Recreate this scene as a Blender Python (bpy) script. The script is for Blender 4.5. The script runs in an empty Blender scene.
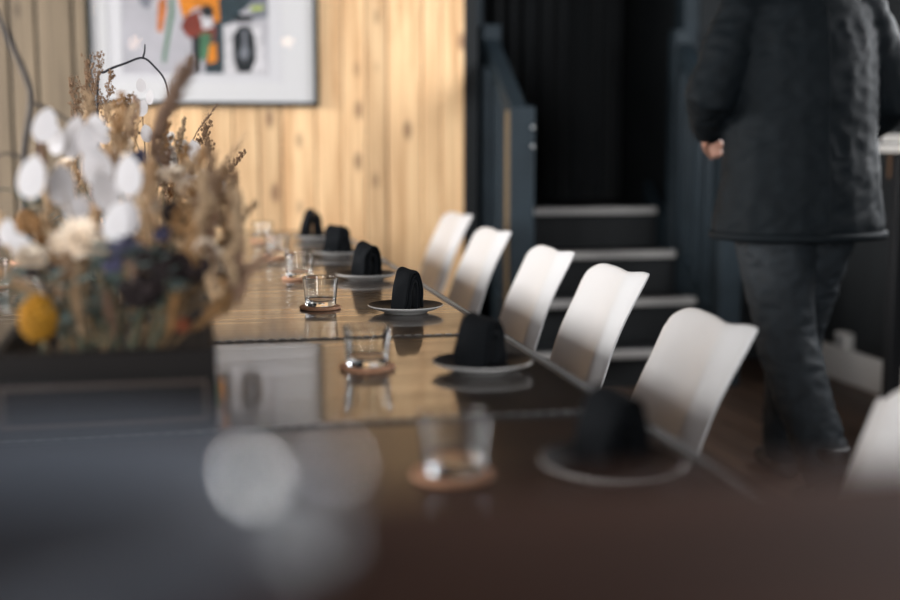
import bpy, bmesh, math, random
from mathutils import Vector, Matrix, noise

random.seed(7)
scene = bpy.context.scene
COL = scene.collection
PI = math.pi

# ------------------------------------------------------------------ camera, sky, light, exposure
cam_d = bpy.data.cameras.new('camera')
cam = bpy.data.objects.new('camera', cam_d)
COL.objects.link(cam)
cam.location = (0, 0, 1.13)
cam.rotation_euler = (math.radians(90 - 7.43), 0, math.radians(-11.785))
cam_d.lens = 50.0
cam_d.sensor_width = 36.0
cam_d.clip_start = 0.02
cam_d.dof.use_dof = True
cam_d.dof.focus_distance = 2.72
cam_d.dof.aperture_fstop = 1.3
scene.camera = cam

scene.view_settings.view_transform = 'Standard'
scene.view_settings.look = 'None'
scene.view_settings.gamma = 1.0
scene.view_settings.use_curve_mapping = False
scene.view_settings.exposure = -0.12
scene.cycles.use_denoising = True
scene.cycles.max_bounces = 10
scene.cycles.caustics_reflective = False
scene.cycles.caustics_refractive = True
scene.cycles.blur_glossy = 0.5

world = bpy.data.worlds.new('sky')
scene.world = world
world.use_nodes = True
bg = world.node_tree.nodes['Background']
bg.inputs['Color'].default_value = (0.72, 0.84, 1.0, 1)
bg.inputs['Strength'].default_value = 1.2


def area_light(name, loc, rot, sx, sy, power, color):
    d = bpy.data.lights.new(name, 'AREA')
    d.shape = 'RECTANGLE'
    d.size, d.size_y, d.energy, d.color = sx, sy, power, color
    o = bpy.data.objects.new(name, d)
    o.location, o.rotation_euler = loc, rot
    COL.objects.link(o)
    return o


# daylight entering through the windows of the room (each light fills its window opening, outside the pane)
LEFT_WINDOWS = [(0.1, 1.5), (1.9, 3.3), (3.7, 5.1)]
for (y0, y1), pw in zip(LEFT_WINDOWS, (55, 78, 150)):
    area_light('window_daylight', (-3.22, (y0 + y1) / 2, 1.70), (0, math.radians(-90), 0), 1.14, y1 - y0, pw * (y1 - y0), (1.0, 0.98, 0.96))
area_light('window_daylight', (-2.05, -3.22, 1.65), (math.radians(90), 0, 0), 1.8, 1.3, 230, (0.96, 0.98, 1.0))
area_light('window_daylight', (2.25, -3.22, 1.65), (math.radians(90), 0, 0), 1.2, 1.3, 140, (0.96, 0.98, 1.0))
area_light('window_daylight', (3.22, 4.1, 1.7), (0, math.radians(90), 0), 1.0, 1.6, 105, (0.97, 0.98, 1.0))

# ------------------------------------------------------------------ materials
MATS = {}


def mat(name, color, rough=0.5, metallic=0.0, coat=0.0, coat_rough=0.03, spec=0.5, noise_amt=0.0, noise_scale=20.0,
        stretch=(1, 1, 1), bump=0.0, bump_scale=80.0, trans=0.0, ior=1.45, sheen=0.0, sub=0.0, emit=None, rand=0.0):
    if name in MATS:
        return MATS[name]
    m = bpy.data.materials.new(name)
    m.use_nodes = True
    nt = m.node_tree
    b = nt.nodes['Principled BSDF']
    b.inputs['Base Color'].default_value = (*color, 1)
    b.inputs['Roughness'].default_value = rough
    b.inputs['Metallic'].default_value = metallic
    b.inputs['Coat Weight'].default_value = coat
    b.inputs['Coat Roughness'].default_value = coat_rough
    b.inputs['Specular IOR Level'].default_value = spec
    b.inputs['Transmission Weight'].default_value = trans
    b.inputs['IOR'].default_value = ior
    b.inputs['Sheen Weight'].default_value = sheen
    b.inputs['Subsurface Weight'].default_value = sub
    if sub:
        b.inputs['Subsurface Radius'].default_value = (0.01, 0.006, 0.004)
    if emit:
        b.inputs['Emission Color'].default_value = (*emit[0], 1)
        b.inputs['Emission Strength'].default_value = emit[1]
    tc = nt.nodes.new('ShaderNodeTexCoord')
    mp = nt.nodes.new('ShaderNodeMapping')
    mp.inputs['Scale'].default_value = stretch
    nt.links.new(tc.outputs['Object'], mp.inputs['Vector'])
    if noise_amt or rand:
        nz = nt.nodes.new('ShaderNodeTexNoise')
        nz.inputs['Scale'].default_value = noise_scale
        nz.inputs['Detail'].default_value = 6
        nt.links.new(mp.outputs['Vector'], nz.inputs['Vector'])
        mr = nt.nodes.new('ShaderNodeMapRange')
        mr.inputs['From Min'].default_value = 0.3
        mr.inputs['From Max'].default_value = 0.7
        mr.inputs['To Min'].default_value = 1 - noise_amt
        mr.inputs['To Max'].default_value = 1 + noise_amt
        nt.links.new(nz.outputs['Fac'], mr.inputs['Value'])
        hsv = nt.nodes.new('ShaderNodeHueSaturation')
        hsv.inputs['Color'].default_value = (*color, 1)
        if rand:
            oi = nt.nodes.new('ShaderNodeObjectInfo')
            mr2 = nt.nodes.new('ShaderNodeMapRange')
            mr2.inputs['To Min'].default_value = 1 - rand
            mr2.inputs['To Max'].default_value = 1 + rand
            nt.links.new(oi.outputs['Random'], mr2.inputs['Value'])
            mu = nt.nodes.new('ShaderNodeMath')
            mu.operation = 'MULTIPLY'
            nt.links.new(mr.outputs['Result'], mu.inputs[0])
            nt.links.new(mr2.outputs['Result'], mu.inputs[1])
            nt.links.new(mu.outputs[0], hsv.inputs['Value'])
        else:
            nt.links.new(mr.outputs['Result'], hsv.inputs['Value'])
        nt.links.new(hsv.outputs['Color'], b.inputs['Base Color'])
    if bump:
        nz2 = nt.nodes.new('ShaderNodeTexNoise')
        nz2.inputs['Scale'].default_value = bump_scale
        nz2.inputs['Detail'].default_value = 5
        nt.links.new(mp.outputs['Vector'], nz2.inputs['Vector'])
        bp = nt.nodes.new('ShaderNodeBump')
        bp.inputs['Strength'].default_value = bump
        bp.inputs['Distance'].default_value = 0.01
        nt.links.new(nz2.outputs['Fac'], bp.inputs['Height'])
        nt.links.new(bp.outputs['Normal'], b.inputs['Normal'])
    MATS[name] = m
    return m


def wood(name, light, dark, knot, axis='Z', rough=0.5, coat=0.0, grain=1.0, knots=True, rand=0.12, world_coords=True, spec=0.5, coat_rough=0.03, wavy=0.0):
    """stretched-noise timber: grain along one axis, a few knots, a small tone shift for each board"""
    m = bpy.data.materials.new(name)
    m.use_nodes = True
    nt = m.node_tree
    L = nt.links.new
    b = nt.nodes['Principled BSDF']
    b.inputs['Roughness'].default_value = rough
    b.inputs['Coat Weight'].default_value = coat
    b.inputs['Coat Roughness'].default_value = coat_rough
    b.inputs['Coat IOR'].default_value = 1.52
    b.inputs['Specular IOR Level'].default_value = spec
    if world_coords:
        geo = nt.nodes.new('ShaderNodeNewGeometry')
        src = geo.outputs['Position']
    else:
        geo = nt.nodes.new('ShaderNodeTexCoord')
        src = geo.outputs['Object']
    oi = nt.nodes.new('ShaderNodeObjectInfo')
    off = nt.nodes.new('ShaderNodeVectorMath')
    off.operation = 'MULTIPLY_ADD'
    comb = nt.nodes.new('ShaderNodeCombineXYZ')
    for k in range(3):
        L(oi.outputs['Random'], comb.inputs[k])
    off.inputs[1].default_value = (7.3, 3.1, 11.7)
    L(comb.outputs[0], off.inputs[0])
    L(src, off.inputs[2])
    mp = nt.nodes.new('ShaderNodeMapping')
    s = [26.0 * grain] * 3
    s['XYZ'.index(axis)] = 1.5 * grain
    mp.inputs['Scale'].default_value = s
    L(off.outputs[0], mp.inputs['Vector'])
    nz = nt.nodes.new('ShaderNodeTexNoise')
    nz.inputs['Scale'].default_value = 1.0
    nz.inputs['Detail'].default_value = 7
    nz.inputs['Roughness'].default_value = 0.6
    nz.inputs['Distortion'].default_value = 0.6
    L(mp.outputs[0], nz.inputs['Vector'])
    ramp = nt.nodes.new('ShaderNodeValToRGB')
    ramp.color_ramp.elements[0].position = 0.3
    ramp.color_ramp.elements[0].color = (*dark, 1)
    ramp.color_ramp.elements[1].position = 0.62
    ramp.color_ramp.elements[1].color = (*light, 1)
    L(nz.outputs['Fac'], ramp.inputs[0])
    out = ramp.outputs[0]
    if knots:
        mp2 = nt.nodes.new('ShaderNodeMapping')
        s2 = [9.0] * 3
        s2['XYZ'.index(axis)] = 4.0
        s2[1] = 0.3 if axis == 'Z' else s2[1]
        mp2.inputs['Scale'].default_value = s2
        L(off.outputs[0], mp2.inputs['Vector'])
        vo = nt.nodes.new('ShaderNodeTexVoronoi')
        vo.inputs['Scale'].default_value = 1.0
        L(mp2.outputs[0], vo.inputs['Vector'])
        r2 = nt.nodes.new('ShaderNodeValToRGB')
        r2.color_ramp.elements[0].position = 0.09
        r2.color_ramp.elements[0].color = (1, 1, 1, 1)
        r2.color_ramp.elements[1].position = 0.23
        r2.color_ramp.elements[1].color = (0, 0, 0, 1)
        L(vo.outputs['Distance'], r2.inputs[0])
        sep = nt.nodes.new('ShaderNodeSeparateColor')
        L(vo.outputs['Color'], sep.inputs[0])
        gt = nt.nodes.new('ShaderNodeMath')
        gt.operation = 'GREATER_THAN'
        gt.inputs[1].default_value = 0.50
        L(sep.outputs[0], gt.inputs[0])
        mu = nt.nodes.new('ShaderNodeMath')
        mu.operation = 'MULTIPLY'
        L(gt.outputs[0], mu.inputs[0])
        L(r2.outputs[0], mu.inputs[1])
        mu2 = nt.nodes.new('ShaderNodeMath')
        mu2.operation = 'MULTIPLY'
        mu2.inputs[1].default_value = 0.75
        L(mu.outputs[0], mu2.inputs[0])
        mx = nt.nodes.new('ShaderNodeMixRGB')
        mx.inputs[2].default_value = (*knot, 1)
        L(mu2.outputs[0], mx.inputs[0])
        L(out, mx.inputs[1])
        out = mx.outputs[0]
    hsv = nt.nodes.new('ShaderNodeHueSaturation')
    mr = nt.nodes.new('ShaderNodeMapRange')
    mr.inputs['To Min'].default_value = 1 - rand
    mr.inputs['To Max'].default_value = 1 + rand
    L(oi.outputs['Random'], mr.inputs['Value'])
    L(mr.outputs[0], hsv.inputs['Value'])
    L(out, hsv.inputs['Color'])
    L(hsv.outputs[0], b.inputs['Base Color'])
    bp = nt.nodes.new('ShaderNodeBump')
    bp.inputs['Strength'].default_value = 0.15
    bp.inputs['Distance'].default_value = 0.004
    L(nz.outputs['Fac'], bp.inputs['Height'])
    L(bp.outputs[0], b.inputs['Normal'])
    if wavy:
        sm_ = nt.nodes.new('ShaderNodeMapRange')      # worn, smeared lacquer
        sm_.inputs['From Min'].default_value = 0.32
        sm_.inputs['From Max'].default_value = 0.68
        sm_.inputs['To Min'].default_value = 0.45
        sm_.inputs['To Max'].default_value = 1.0
        L(nz.outputs['Fac'], sm_.inputs['Value'])
        L(sm_.outputs[0], b.inputs['Coat Weight'])
        wz = nt.nodes.new('ShaderNodeTexNoise')
        wz.inputs['Scale'].default_value = 14.0
        wz.inputs['Detail'].default_value = 3
        L(src, wz.inputs['Vector'])
        wb = nt.nodes.new('ShaderNodeBump')
        wb.inputs['Strength'].default_value = wavy
        wb.inputs['Distance'].default_value = 0.004
        L(wz.outputs['Fac'], wb.inputs['Height'])
        L(wb.outputs[0], b.inputs['Coat Normal'])
    return m


def pane_material():
    m = bpy.data.materials.new('window_glass')
    m.use_nodes = True
    nt = m.node_tree
    nt.nodes.remove(nt.nodes['Principled BSDF'])
    out = nt.nodes['Material Output']
    tr = nt.nodes.new('ShaderNodeBsdfTransparent')
    gl = nt.nodes.new('ShaderNodeBsdfGlossy')
    gl.inputs['Roughness'].default_value = 0.01
    mx = nt.nodes.new('ShaderNodeMixShader')
    mx.inputs[0].default_value = 0.045
    nt.links.new(tr.outputs[0], mx.inputs[1])
    nt.links.new(gl.outputs[0], mx.inputs[2])
    nt.links.new(mx.outputs[0], out.inputs[0])
    return m


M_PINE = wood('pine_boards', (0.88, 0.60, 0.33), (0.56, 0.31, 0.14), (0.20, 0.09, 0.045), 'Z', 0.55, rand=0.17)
M_SHADEPINE = wood('shaded_pine_boards', (0.27, 0.205, 0.135), (0.14, 0.105, 0.070), (0.07, 0.05, 0.035), 'Z', 0.7)  # darker, greyer copy of the pine; shade on the left boards put into the colour
M_TABLE = wood('lacquered_walnut', (0.036, 0.023, 0.015), (0.013, 0.009, 0.008), (0.02, 0.012, 0.008), 'X', 0.35, coat=1.0, knots=False, rand=0.05, coat_rough=0.055, wavy=0.05, spec=0.15)
M_SATIN = wood('satin_walnut', (0.040, 0.022, 0.015), (0.022, 0.013, 0.010), (0.02, 0.012, 0.008), 'X', 0.34, coat=0.12, knots=False, rand=0.0, coat_rough=0.12, spec=0.3)
M_COUNTER = wood('brown_counter_wood', (0.085, 0.038, 0.025), (0.045, 0.020, 0.014), (0.02, 0.012, 0.008), 'X', 0.75, knots=False, rand=0.0, spec=0.15)
M_FLOOR = wood('brown_floor_boards', (0.11, 0.066, 0.043), (0.055, 0.034, 0.024), (0.02, 0.012, 0.01), 'Y', 0.5, knots=True, rand=0.25)
M_CEIL = wood('dark_ceiling_boards', (0.060, 0.038, 0.026), (0.030, 0.020, 0.015), (0.01, 0.008, 0.006), 'Y', 0.7, knots=False, rand=0.15)
M_PANE = pane_material()
M_CHAIR = mat('white_plastic', (0.74, 0.735, 0.74), 0.38, spec=0.4)
M_CUSHION = mat('white_leatherette', (0.72, 0.70, 0.69), 0.5, bump=0.1, bump_scale=300)
M_BEECH = mat('beech', (0.52, 0.36, 0.20), 0.5, noise_amt=0.15, noise_scale=8, stretch=(8, 8, 1))
M_STEEL = mat('brushed_steel', (0.55, 0.55, 0.56), 0.35, metallic=1.0)
M_BLACKMETAL = mat('black_metal', (0.012, 0.013, 0.015), 0.45)
M_TRIM = mat('table_edge_trim', (0.05, 0.054, 0.06), 0.4, metallic=0.3, noise_amt=0.2, noise_scale=90)
M_STITCH = mat('edge_stitching', (0.30, 0.30, 0.30), 0.5)
M_TABLEBASE = mat('table_base_paint', (0.02, 0.018, 0.017), 0.5)
M_PLATEW = mat('plate_white_glaze', (0.78, 0.76, 0.74), 0.22, coat=0.5)
M_PLATEB = mat('plate_black_glaze', (0.008, 0.008, 0.010), 0.5, spec=0.2)
M_NAPKIN = mat('black_napkin_cloth', (0.007, 0.0085, 0.0105), 0.9, spec=0.2, sheen=0.0, bump=0.25, bump_scale=500)
M_GLASS = mat('drinking_glass', (0.98, 0.99, 0.99), 0.0, trans=1.0, ior=1.47)
M_CORK = mat('cork', (0.62, 0.33, 0.20), 0.8, noise_amt=0.25, noise_scale=180, bump=0.3, bump_scale=250)
M_NAVY = mat('slate_blue_paint', (0.018, 0.028, 0.036), 0.6, spec=0.3, noise_amt=0.2, noise_scale=6, bump=0.05)
M_DARKWALL = mat('black_wall_paint', (0.009, 0.0115, 0.0135), 0.75, noise_amt=0.15, noise_scale=4)
M_CURTAIN = mat('black_curtain_cloth', (0.010, 0.012, 0.014), 0.85, sheen=0.1)
M_TREAD = mat('black_tread', (0.012, 0.014, 0.016), 0.6)
M_NOSING = mat('aluminium_nosing', (0.62, 0.60, 0.58), 0.4, metallic=0.3)
M_WHITEPAINT = mat('white_paint', (0.72, 0.71, 0.69), 0.5)
M_PLASTER = mat('grey_plaster', (0.17, 0.17, 0.18), 0.8, noise_amt=0.08, noise_scale=5)
M_PLANTER = wood('dark_planter_wood', (0.013, 0.010, 0.009), (0.007, 0.006, 0.006), (0.005, 0.005, 0.005), 'X', 0.6, spec=0.2, knots=False, rand=0.05)
M_PLANTERTRIM = mat('planter_inlay', (0.065, 0.045, 0.035), 0.5)
M_SOIL = mat('soil', (0.035, 0.026, 0.02), 0.95, noise_amt=0.4, noise_scale=60, bump=0.8, bump_scale=90)

# ------------------------------------------------------------------ helpers


def tag(o, label=None, cat=None, group=None, kind=None):
    if label: o['label'] = label
    if cat: o['category'] = cat
    if group: o['group'] = group
    if kind: o['kind'] = kind
    return o


def empty(name, loc=(0, 0, 0), rz=0.0, label=None, cat=None, group=None):
    o = bpy.data.objects.new(name, None)
    o.empty_display_size = 0.05
    COL.objects.link(o)
    o.location = loc
    o.rotation_euler = (0, 0, rz)
    return tag(o, label, cat, group)


def obj(name, bm, material, parent=None, smooth=True, angle=None):
    me = bpy.data.meshes.new(name)
    bm.normal_update()
    bm.to_mesh(me)
    bm.free()
    for p in me.polygons:
        p.use_smooth = smooth
    if smooth and angle:
        try:
            me.set_sharp_from_angle(angle=math.radians(angle))
        except Exception:
            pass
    ms = material if isinstance(material, (list, tuple)) else [material]
    for m in ms:
        me.materials.append(m)
    o = bpy.data.objects.new(name, me)
    COL.objects.link(o)
    if parent:
        o.parent = parent
    return o


def inst(src, parent=None, loc=None, rot=None, scale=None):
    o = src.copy()
    COL.objects.link(o)
    o.parent = parent
    if loc is not None: o.location = loc
    if rot is not None: o.rotation_euler = rot
    if scale is not None: o.scale = scale
    return o


def copy_tree(o, parent=None):
    c = o.copy()
    COL.objects.link(c)
    c.parent = parent
    for ch in list(o.children):
        copy_tree(ch, c)
    return c


def box(bm, lo, hi, bevel=0.0, segs=2, mat_rot=None):
    x0, y0, z0 = lo
    x1, y1, z1 = hi
    vs = [bm.verts.new(p) for p in ((x0, y0, z0), (x1, y0, z0), (x1, y1, z0), (x0, y1, z0), (x0, y0, z1), (x1, y0, z1), (x1, y1, z1), (x0, y1, z1))]
    fs = [bm.faces.new([vs[i] for i in f]) for f in ((3, 2, 1, 0), (4, 5, 6, 7), (0, 1, 5, 4), (1, 2, 6, 5), (2, 3, 7, 6), (3, 0, 4, 7))]
    if bevel:
        es = {e for f in fs for e in f.edges}
        bmesh.ops.bevel(bm, geom=list(es), offset=bevel, segments=segs, affect='EDGES', profile=0.5)
    if mat_rot is not None:
        bmesh.ops.transform(bm, matrix=mat_rot, verts=vs)


def bx(name, lo, hi, material, parent=None, bevel=0.0, segs=1):
    bm = bmesh.new()
    box(bm, lo, hi, bevel, segs)
    return obj(name, bm, material, parent, smooth=False)


def ring_frame(p, q):
    d = (q - p)
    if d.length < 1e-9:
        d = Vector((0, 0, 1))
    d.normalize()
    a = Vector((0, 0, 1)) if abs(d.z) < 0.9 else Vector((0, 1, 0))
    u = d.cross(a).normalized()
    return u, d.cross(u).normalized()


def tube(bm, pts, radii, n=8, cap=True, up=None):
    """lofted tube; radii may be numbers or (ru, rv) pairs; 'up' keeps the section's v axis near that direction"""
    pts = [Vector(p) for p in pts]
    rings = []
    u = None
    for i, p in enumerate(pts):
        a = pts[max(i - 1, 0)]
        b = pts[min(i + 1, len(pts) - 1)]
        d = (b - a).normalized()
        if up is not None:
            u = d.cross(Vector(up)).normalized()
            v = u.cross(d).normalized()
        elif u is None:
            u, v = ring_frame(a, b)
        else:
            u = (u - d * u.dot(d))
            if u.length < 1e-6:
                u, v = ring_frame(a, b)
            u.normalize()
            v = d.cross(u).normalized()
        r = radii[i] if isinstance(radii, (list, tuple)) else radii
        ru, rv = r if isinstance(r, (list, tuple)) else (r, r)
        rings.append([bm.verts.new(p + u * (ru * math.cos(2 * PI * k / n)) + v * (rv * math.sin(2 * PI * k / n))) for k in range(n)])
    for a, b in zip(rings, rings[1:]):
        for k in range(n):
            bm.faces.new((a[k], a[(k + 1) % n], b[(k + 1) % n], b[k]))
    if cap:
        bm.faces.new(list(reversed(rings[0])))
        bm.faces.new(rings[-1])
    return rings


def lathe(bm, prof, n=40, mat_of=None):
    """profile of (r, z); r = 0 closes to a pole"""
    rings = []
    for r, z in prof:
        if r < 1e-6:
            rings.append([bm.verts.new((0, 0, z))])
        else:
            rings.append([bm.verts.new((r * math.cos(2 * PI * k / n), r * math.sin(2 * PI * k / n), z)) for k in range(n)])
    for i, (a, b) in enumerate(zip(rings, rings[1:])):
        for k in range(n):
            k2 = (k + 1) % n
            if len(a) == 1 and len(b) == 1:
                continue
            if len(a) == 1:
                f = bm.faces.new((a[0], b[k2], b[k]))
            elif len(b) == 1:
                f = bm.faces.new((a[k], a[k2], b[0]))
            else:
                f = bm.faces.new((a[k], a[k2], b[k2], b[k]))
            if mat_of:
                f.material_index = mat_of(i)
    bmesh.ops.recalc_face_normals(bm, faces=bm.faces)


def grid_faces(bm, rows):
    for a, b in zip(rows, rows[1:]):
        for k in range(len(a) - 1):
            bm.faces.new((a[k], a[k + 1], b[k + 1], b[k]))


def prism(bm, poly, y0, y1):
    """polygon of (x, z) extruded from y0 to y1"""
    a = [bm.verts.new((x, y0, z)) for x, z in poly]
    b = [bm.verts.new((x, y1, z)) for x, z in poly]
    n = len(poly)
    bm.faces.new(a)
    bm.faces.new(list(reversed(b)))
    for k in range(n):
        bm.faces.new((a[k], b[k], b[(k + 1) % n], a[(k + 1) % n]))
    bmesh.ops.recalc_face_normals(bm, faces=bm.faces)


def apply_mods(o):
    dg = bpy.context.evaluated_depsgraph_get()
    dg.update()
    me = bpy.data.meshes.new_from_object(o.evaluated_get(dg))
    old = o.data
    o.modifiers.clear()
    o.data = me
    me.name = o.name
    if old.users == 0:
        bpy.data.meshes.remove(old)
    for p in me.polygons:
        p.use_smooth = True
    return o


def catmull(pts, n):
    """smooth path through points"""
    P = [Vector(p) for p in pts]
    out = []
    m = len(P)
    for i in range(m - 1):
        p0, p1, p2, p3 = P[max(i - 1, 0)], P[i], P[i + 1], P[min(i + 2, m - 1)]
        for k in range(n):
            t = k / n
            out.append(0.5 * ((2 * p1) + (p2 - p0) * t + (2 * p0 - 5 * p1 + 4 * p2 - p3) * t * t + (3 * p1 - p0 - 3 * p2 + p3) * t ** 3))
    out.append(P[-1])
    return out


def struct(o):
    o['kind'] = 'structure'
    return o


# ------------------------------------------------------------------ the room
CEIL = 2.48
WALLY = 5.60
# floor of single boards (running towards the wood wall)
floor = struct(bx('floor', (-3.1, -3.1, -0.06), (3.0, 7.4, -0.022), M_TABLEBASE))
x = -3.1
protos = {}
while x < 2.95:
    w = 0.14
    bm = bmesh.new()
    box(bm, (x + 0.0015, -3.1, -0.022), (min(x + w, 3.0) - 0.0015, 5.9, 0.0), 0.0015, 1)
    obj('floor_board', bm, M_FLOOR, floor, smooth=False)
    x += w

ceiling = struct(bx('ceiling', (-3.1, -3.1, CEIL + 0.02), (3.0, 7.4, CEIL + 0.06), M_TABLEBASE))
x = -3.1
while x < 2.95:
    bm = bmesh.new()
    box(bm, (x + 0.002, -3.1, CEIL), (min(x + 0.16, 3.0) - 0.002, 7.4, CEIL + 0.02), 0.002, 1)
    obj('ceiling_board', bm, M_CEIL, ceiling, smooth=False)
    x += 0.16

# wood wall behind the table, board by board
wall = struct(bx('wall_back', (-3.1, WALLY + 0.022, 0), (1.235, WALLY + 0.12, CEIL), M_DARKWALL))
edges = [1.235, 1.128, 1.04, 0.88, 0.785, 0.68, 0.56, 0.41, 0.31, 0.20, 0.08, -0.04, -0.16, -0.28, -0.385, -0.46, -0.61, -0.72]
while edges[-1] > -3.0:
    edges.append(edges[-1] - random.choice((0.11, 0.13, 0.145)))
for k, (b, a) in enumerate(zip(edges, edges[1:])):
    grey = b < -0.37  # left boards, same timber with the shade painted in
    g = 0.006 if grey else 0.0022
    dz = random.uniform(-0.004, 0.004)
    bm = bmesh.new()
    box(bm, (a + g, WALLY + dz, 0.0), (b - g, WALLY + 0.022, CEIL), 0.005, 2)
    obj('wall_board', bm, M_SHADEPINE if grey else M_PINE, wall, smooth=False)

# left wall with three windows
def wall_with_openings(name, fixed, axis, lo, hi, openings, z0, z1, thick, material):
    """wall along X or Y at a fixed coordinate with rectangular openings"""
    bm = bmesh.new()
    def add(a, b, c, d):
        if axis == 'Y':
            box(bm, (min(fixed, fixed + thick), a, c), (max(fixed, fixed + thick), b, d))
        else:
            box(bm, (a, min(fixed, fixed + thick), c), (b, max(fixed, fixed + thick), d))
    add(lo, hi, 0, z0)
    add(lo, hi, z1, CEIL)
    cur = lo
    for a, b in openings:
        add(cur, a, z0, z1)
        cur = b
    add(cur, hi, z0, z1)
    return struct(obj(name, bm, material, smooth=False))


def window(n, fixed, axis, a, b, z0, z1, depth):
    root = struct(empty('window_%d' % n))
    s = 1 if depth > 0 else -1
    t = 0.045
    def piece(name, p0, p1, c, d, material, o0=0.02, o1=0.07):
        f0, f1 = sorted((fixed + s * o0, fixed + s * o1))
        if axis == 'Y':
            bx(name, (f0, p0, c), (f1, p1, d), material, root, 0.004 if material is not M_PANE else 0)
        else:
            bx(name, (p0, f0, c), (p1, f1, d), material, root, 0.004 if material is not M_PANE else 0)
    m = (a + b) / 2
    piece('frame_rail', a, b, z0, z0 + t, M_BLACKMETAL)
    piece('frame_rail', a, b, z1 - t, z1, M_BLACKMETAL)
    piece('frame_stile', a, a + t, z0 + t, z1 - t, M_BLACKMETAL)
    piece('frame_stile', b - t, b, z0 + t, z1 - t, M_BLACKMETAL)
    piece('mullion', m - t / 2, m + t / 2, z0 + t, z1 - t, M_BLACKMETAL)
    piece('window_pane', a + t, m - t / 2, z0 + t, z1 - t, M_PANE, 0.043, 0.047)
    piece('window_pane', m + t / 2, b - t, z0 + t, z1 - t, M_PANE, 0.043, 0.047)
    piece('window_sill', a - 0.03, b + 0.03, z0 - 0.035, z0, M_WHITEPAINT, -0.06, 0.06)


wall_with_openings('wall_left', -3.1, 'Y', -3.1, WALLY, LEFT_WINDOWS, 1.10, 2.27, -0.1, M_PLASTER)
for i, (a, b) in enumerate(LEFT_WINDOWS):
    window(i + 1, -3.1, 'Y', a, b, 1.10, 2.27, -1)
wall_with_openings('wall_front', -3.1, 'X', -3.1, 3.0, [(-2.98, -1.1), (1.6, 2.9)], 1.0, 2.3, -0.1, M_PLASTER)
window(4, -3.1, 'X', -2.98, -1.1, 1.0, 2.3, -1)
window(6, -3.1, 'X', 1.6, 2.9, 1.0, 2.3, -1)
RW = 2.98
wall_with_openings('wall_right', RW, 'Y', -3.1, 7.3, [(3.2, 4.90)], 1.14, 2.2, 0.1, M_DARKWALL)
window(5, RW, 'Y', 3.2, 4.90, 1.14, 2.2, 1)
bb = struct(bx('baseboard_right', (RW - 0.022, -3.0, 0), (RW, 5.88, 0.155), M_WHITEPAINT, bevel=0.004))

# stair recess: side wall, dark wall right of the stair, curtain above the landing
struct(bx('wall_stair_left', (1.235, WALLY + 0.03, 0), (1.30, 7.3, CEIL), M_DARKWALL))
struct(bx('wall_stair_right', (2.50, 5.92, 0), (RW, 6.0, CEIL), M_DARKWALL))
struct(bx('wall_stair_side', (2.50, 6.0, 0), (2.56, 7.3, CEIL), M_DARKWALL))
struct(bx('wall_stair_end', (1.235, 7.25, 0), (2.6, 7.3, CEIL), M_DARKWALL))
jamb = struct(bx('trim_1', (1.30, 5.95, 0), (1.40, 6.05, CEIL), M_NAVY, bevel=0.004))
jamb2 = struct(bx('trim_2', (2.42, 5.93, 0), (2.50, 6.05, CEIL), M_NAVY, bevel=0.004))

# ------------------------------------------------------------------ staircase
st = empty('staircase', (1.9, 5.3, 0), 0, 'black timber staircase with pale metal nosings and slate blue handrails', 'staircase')
SX0, SX1 = 1.42, 2.36
TREADS = [(0.17, 5.27), (0.37, 5.53), (0.57, 5.80), (0.77, 6.07)]


def child_at(o, root):
    """keep world position of a mesh authored in world space below a moved root"""
    o.parent = root
    o.matrix_parent_inverse = root.matrix_basis.inverted()
    return o


def wbx(name, lo, hi, material, root, bevel=0.0):
    return child_at(bx(name, lo, hi, material, None, bevel), root)


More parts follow.
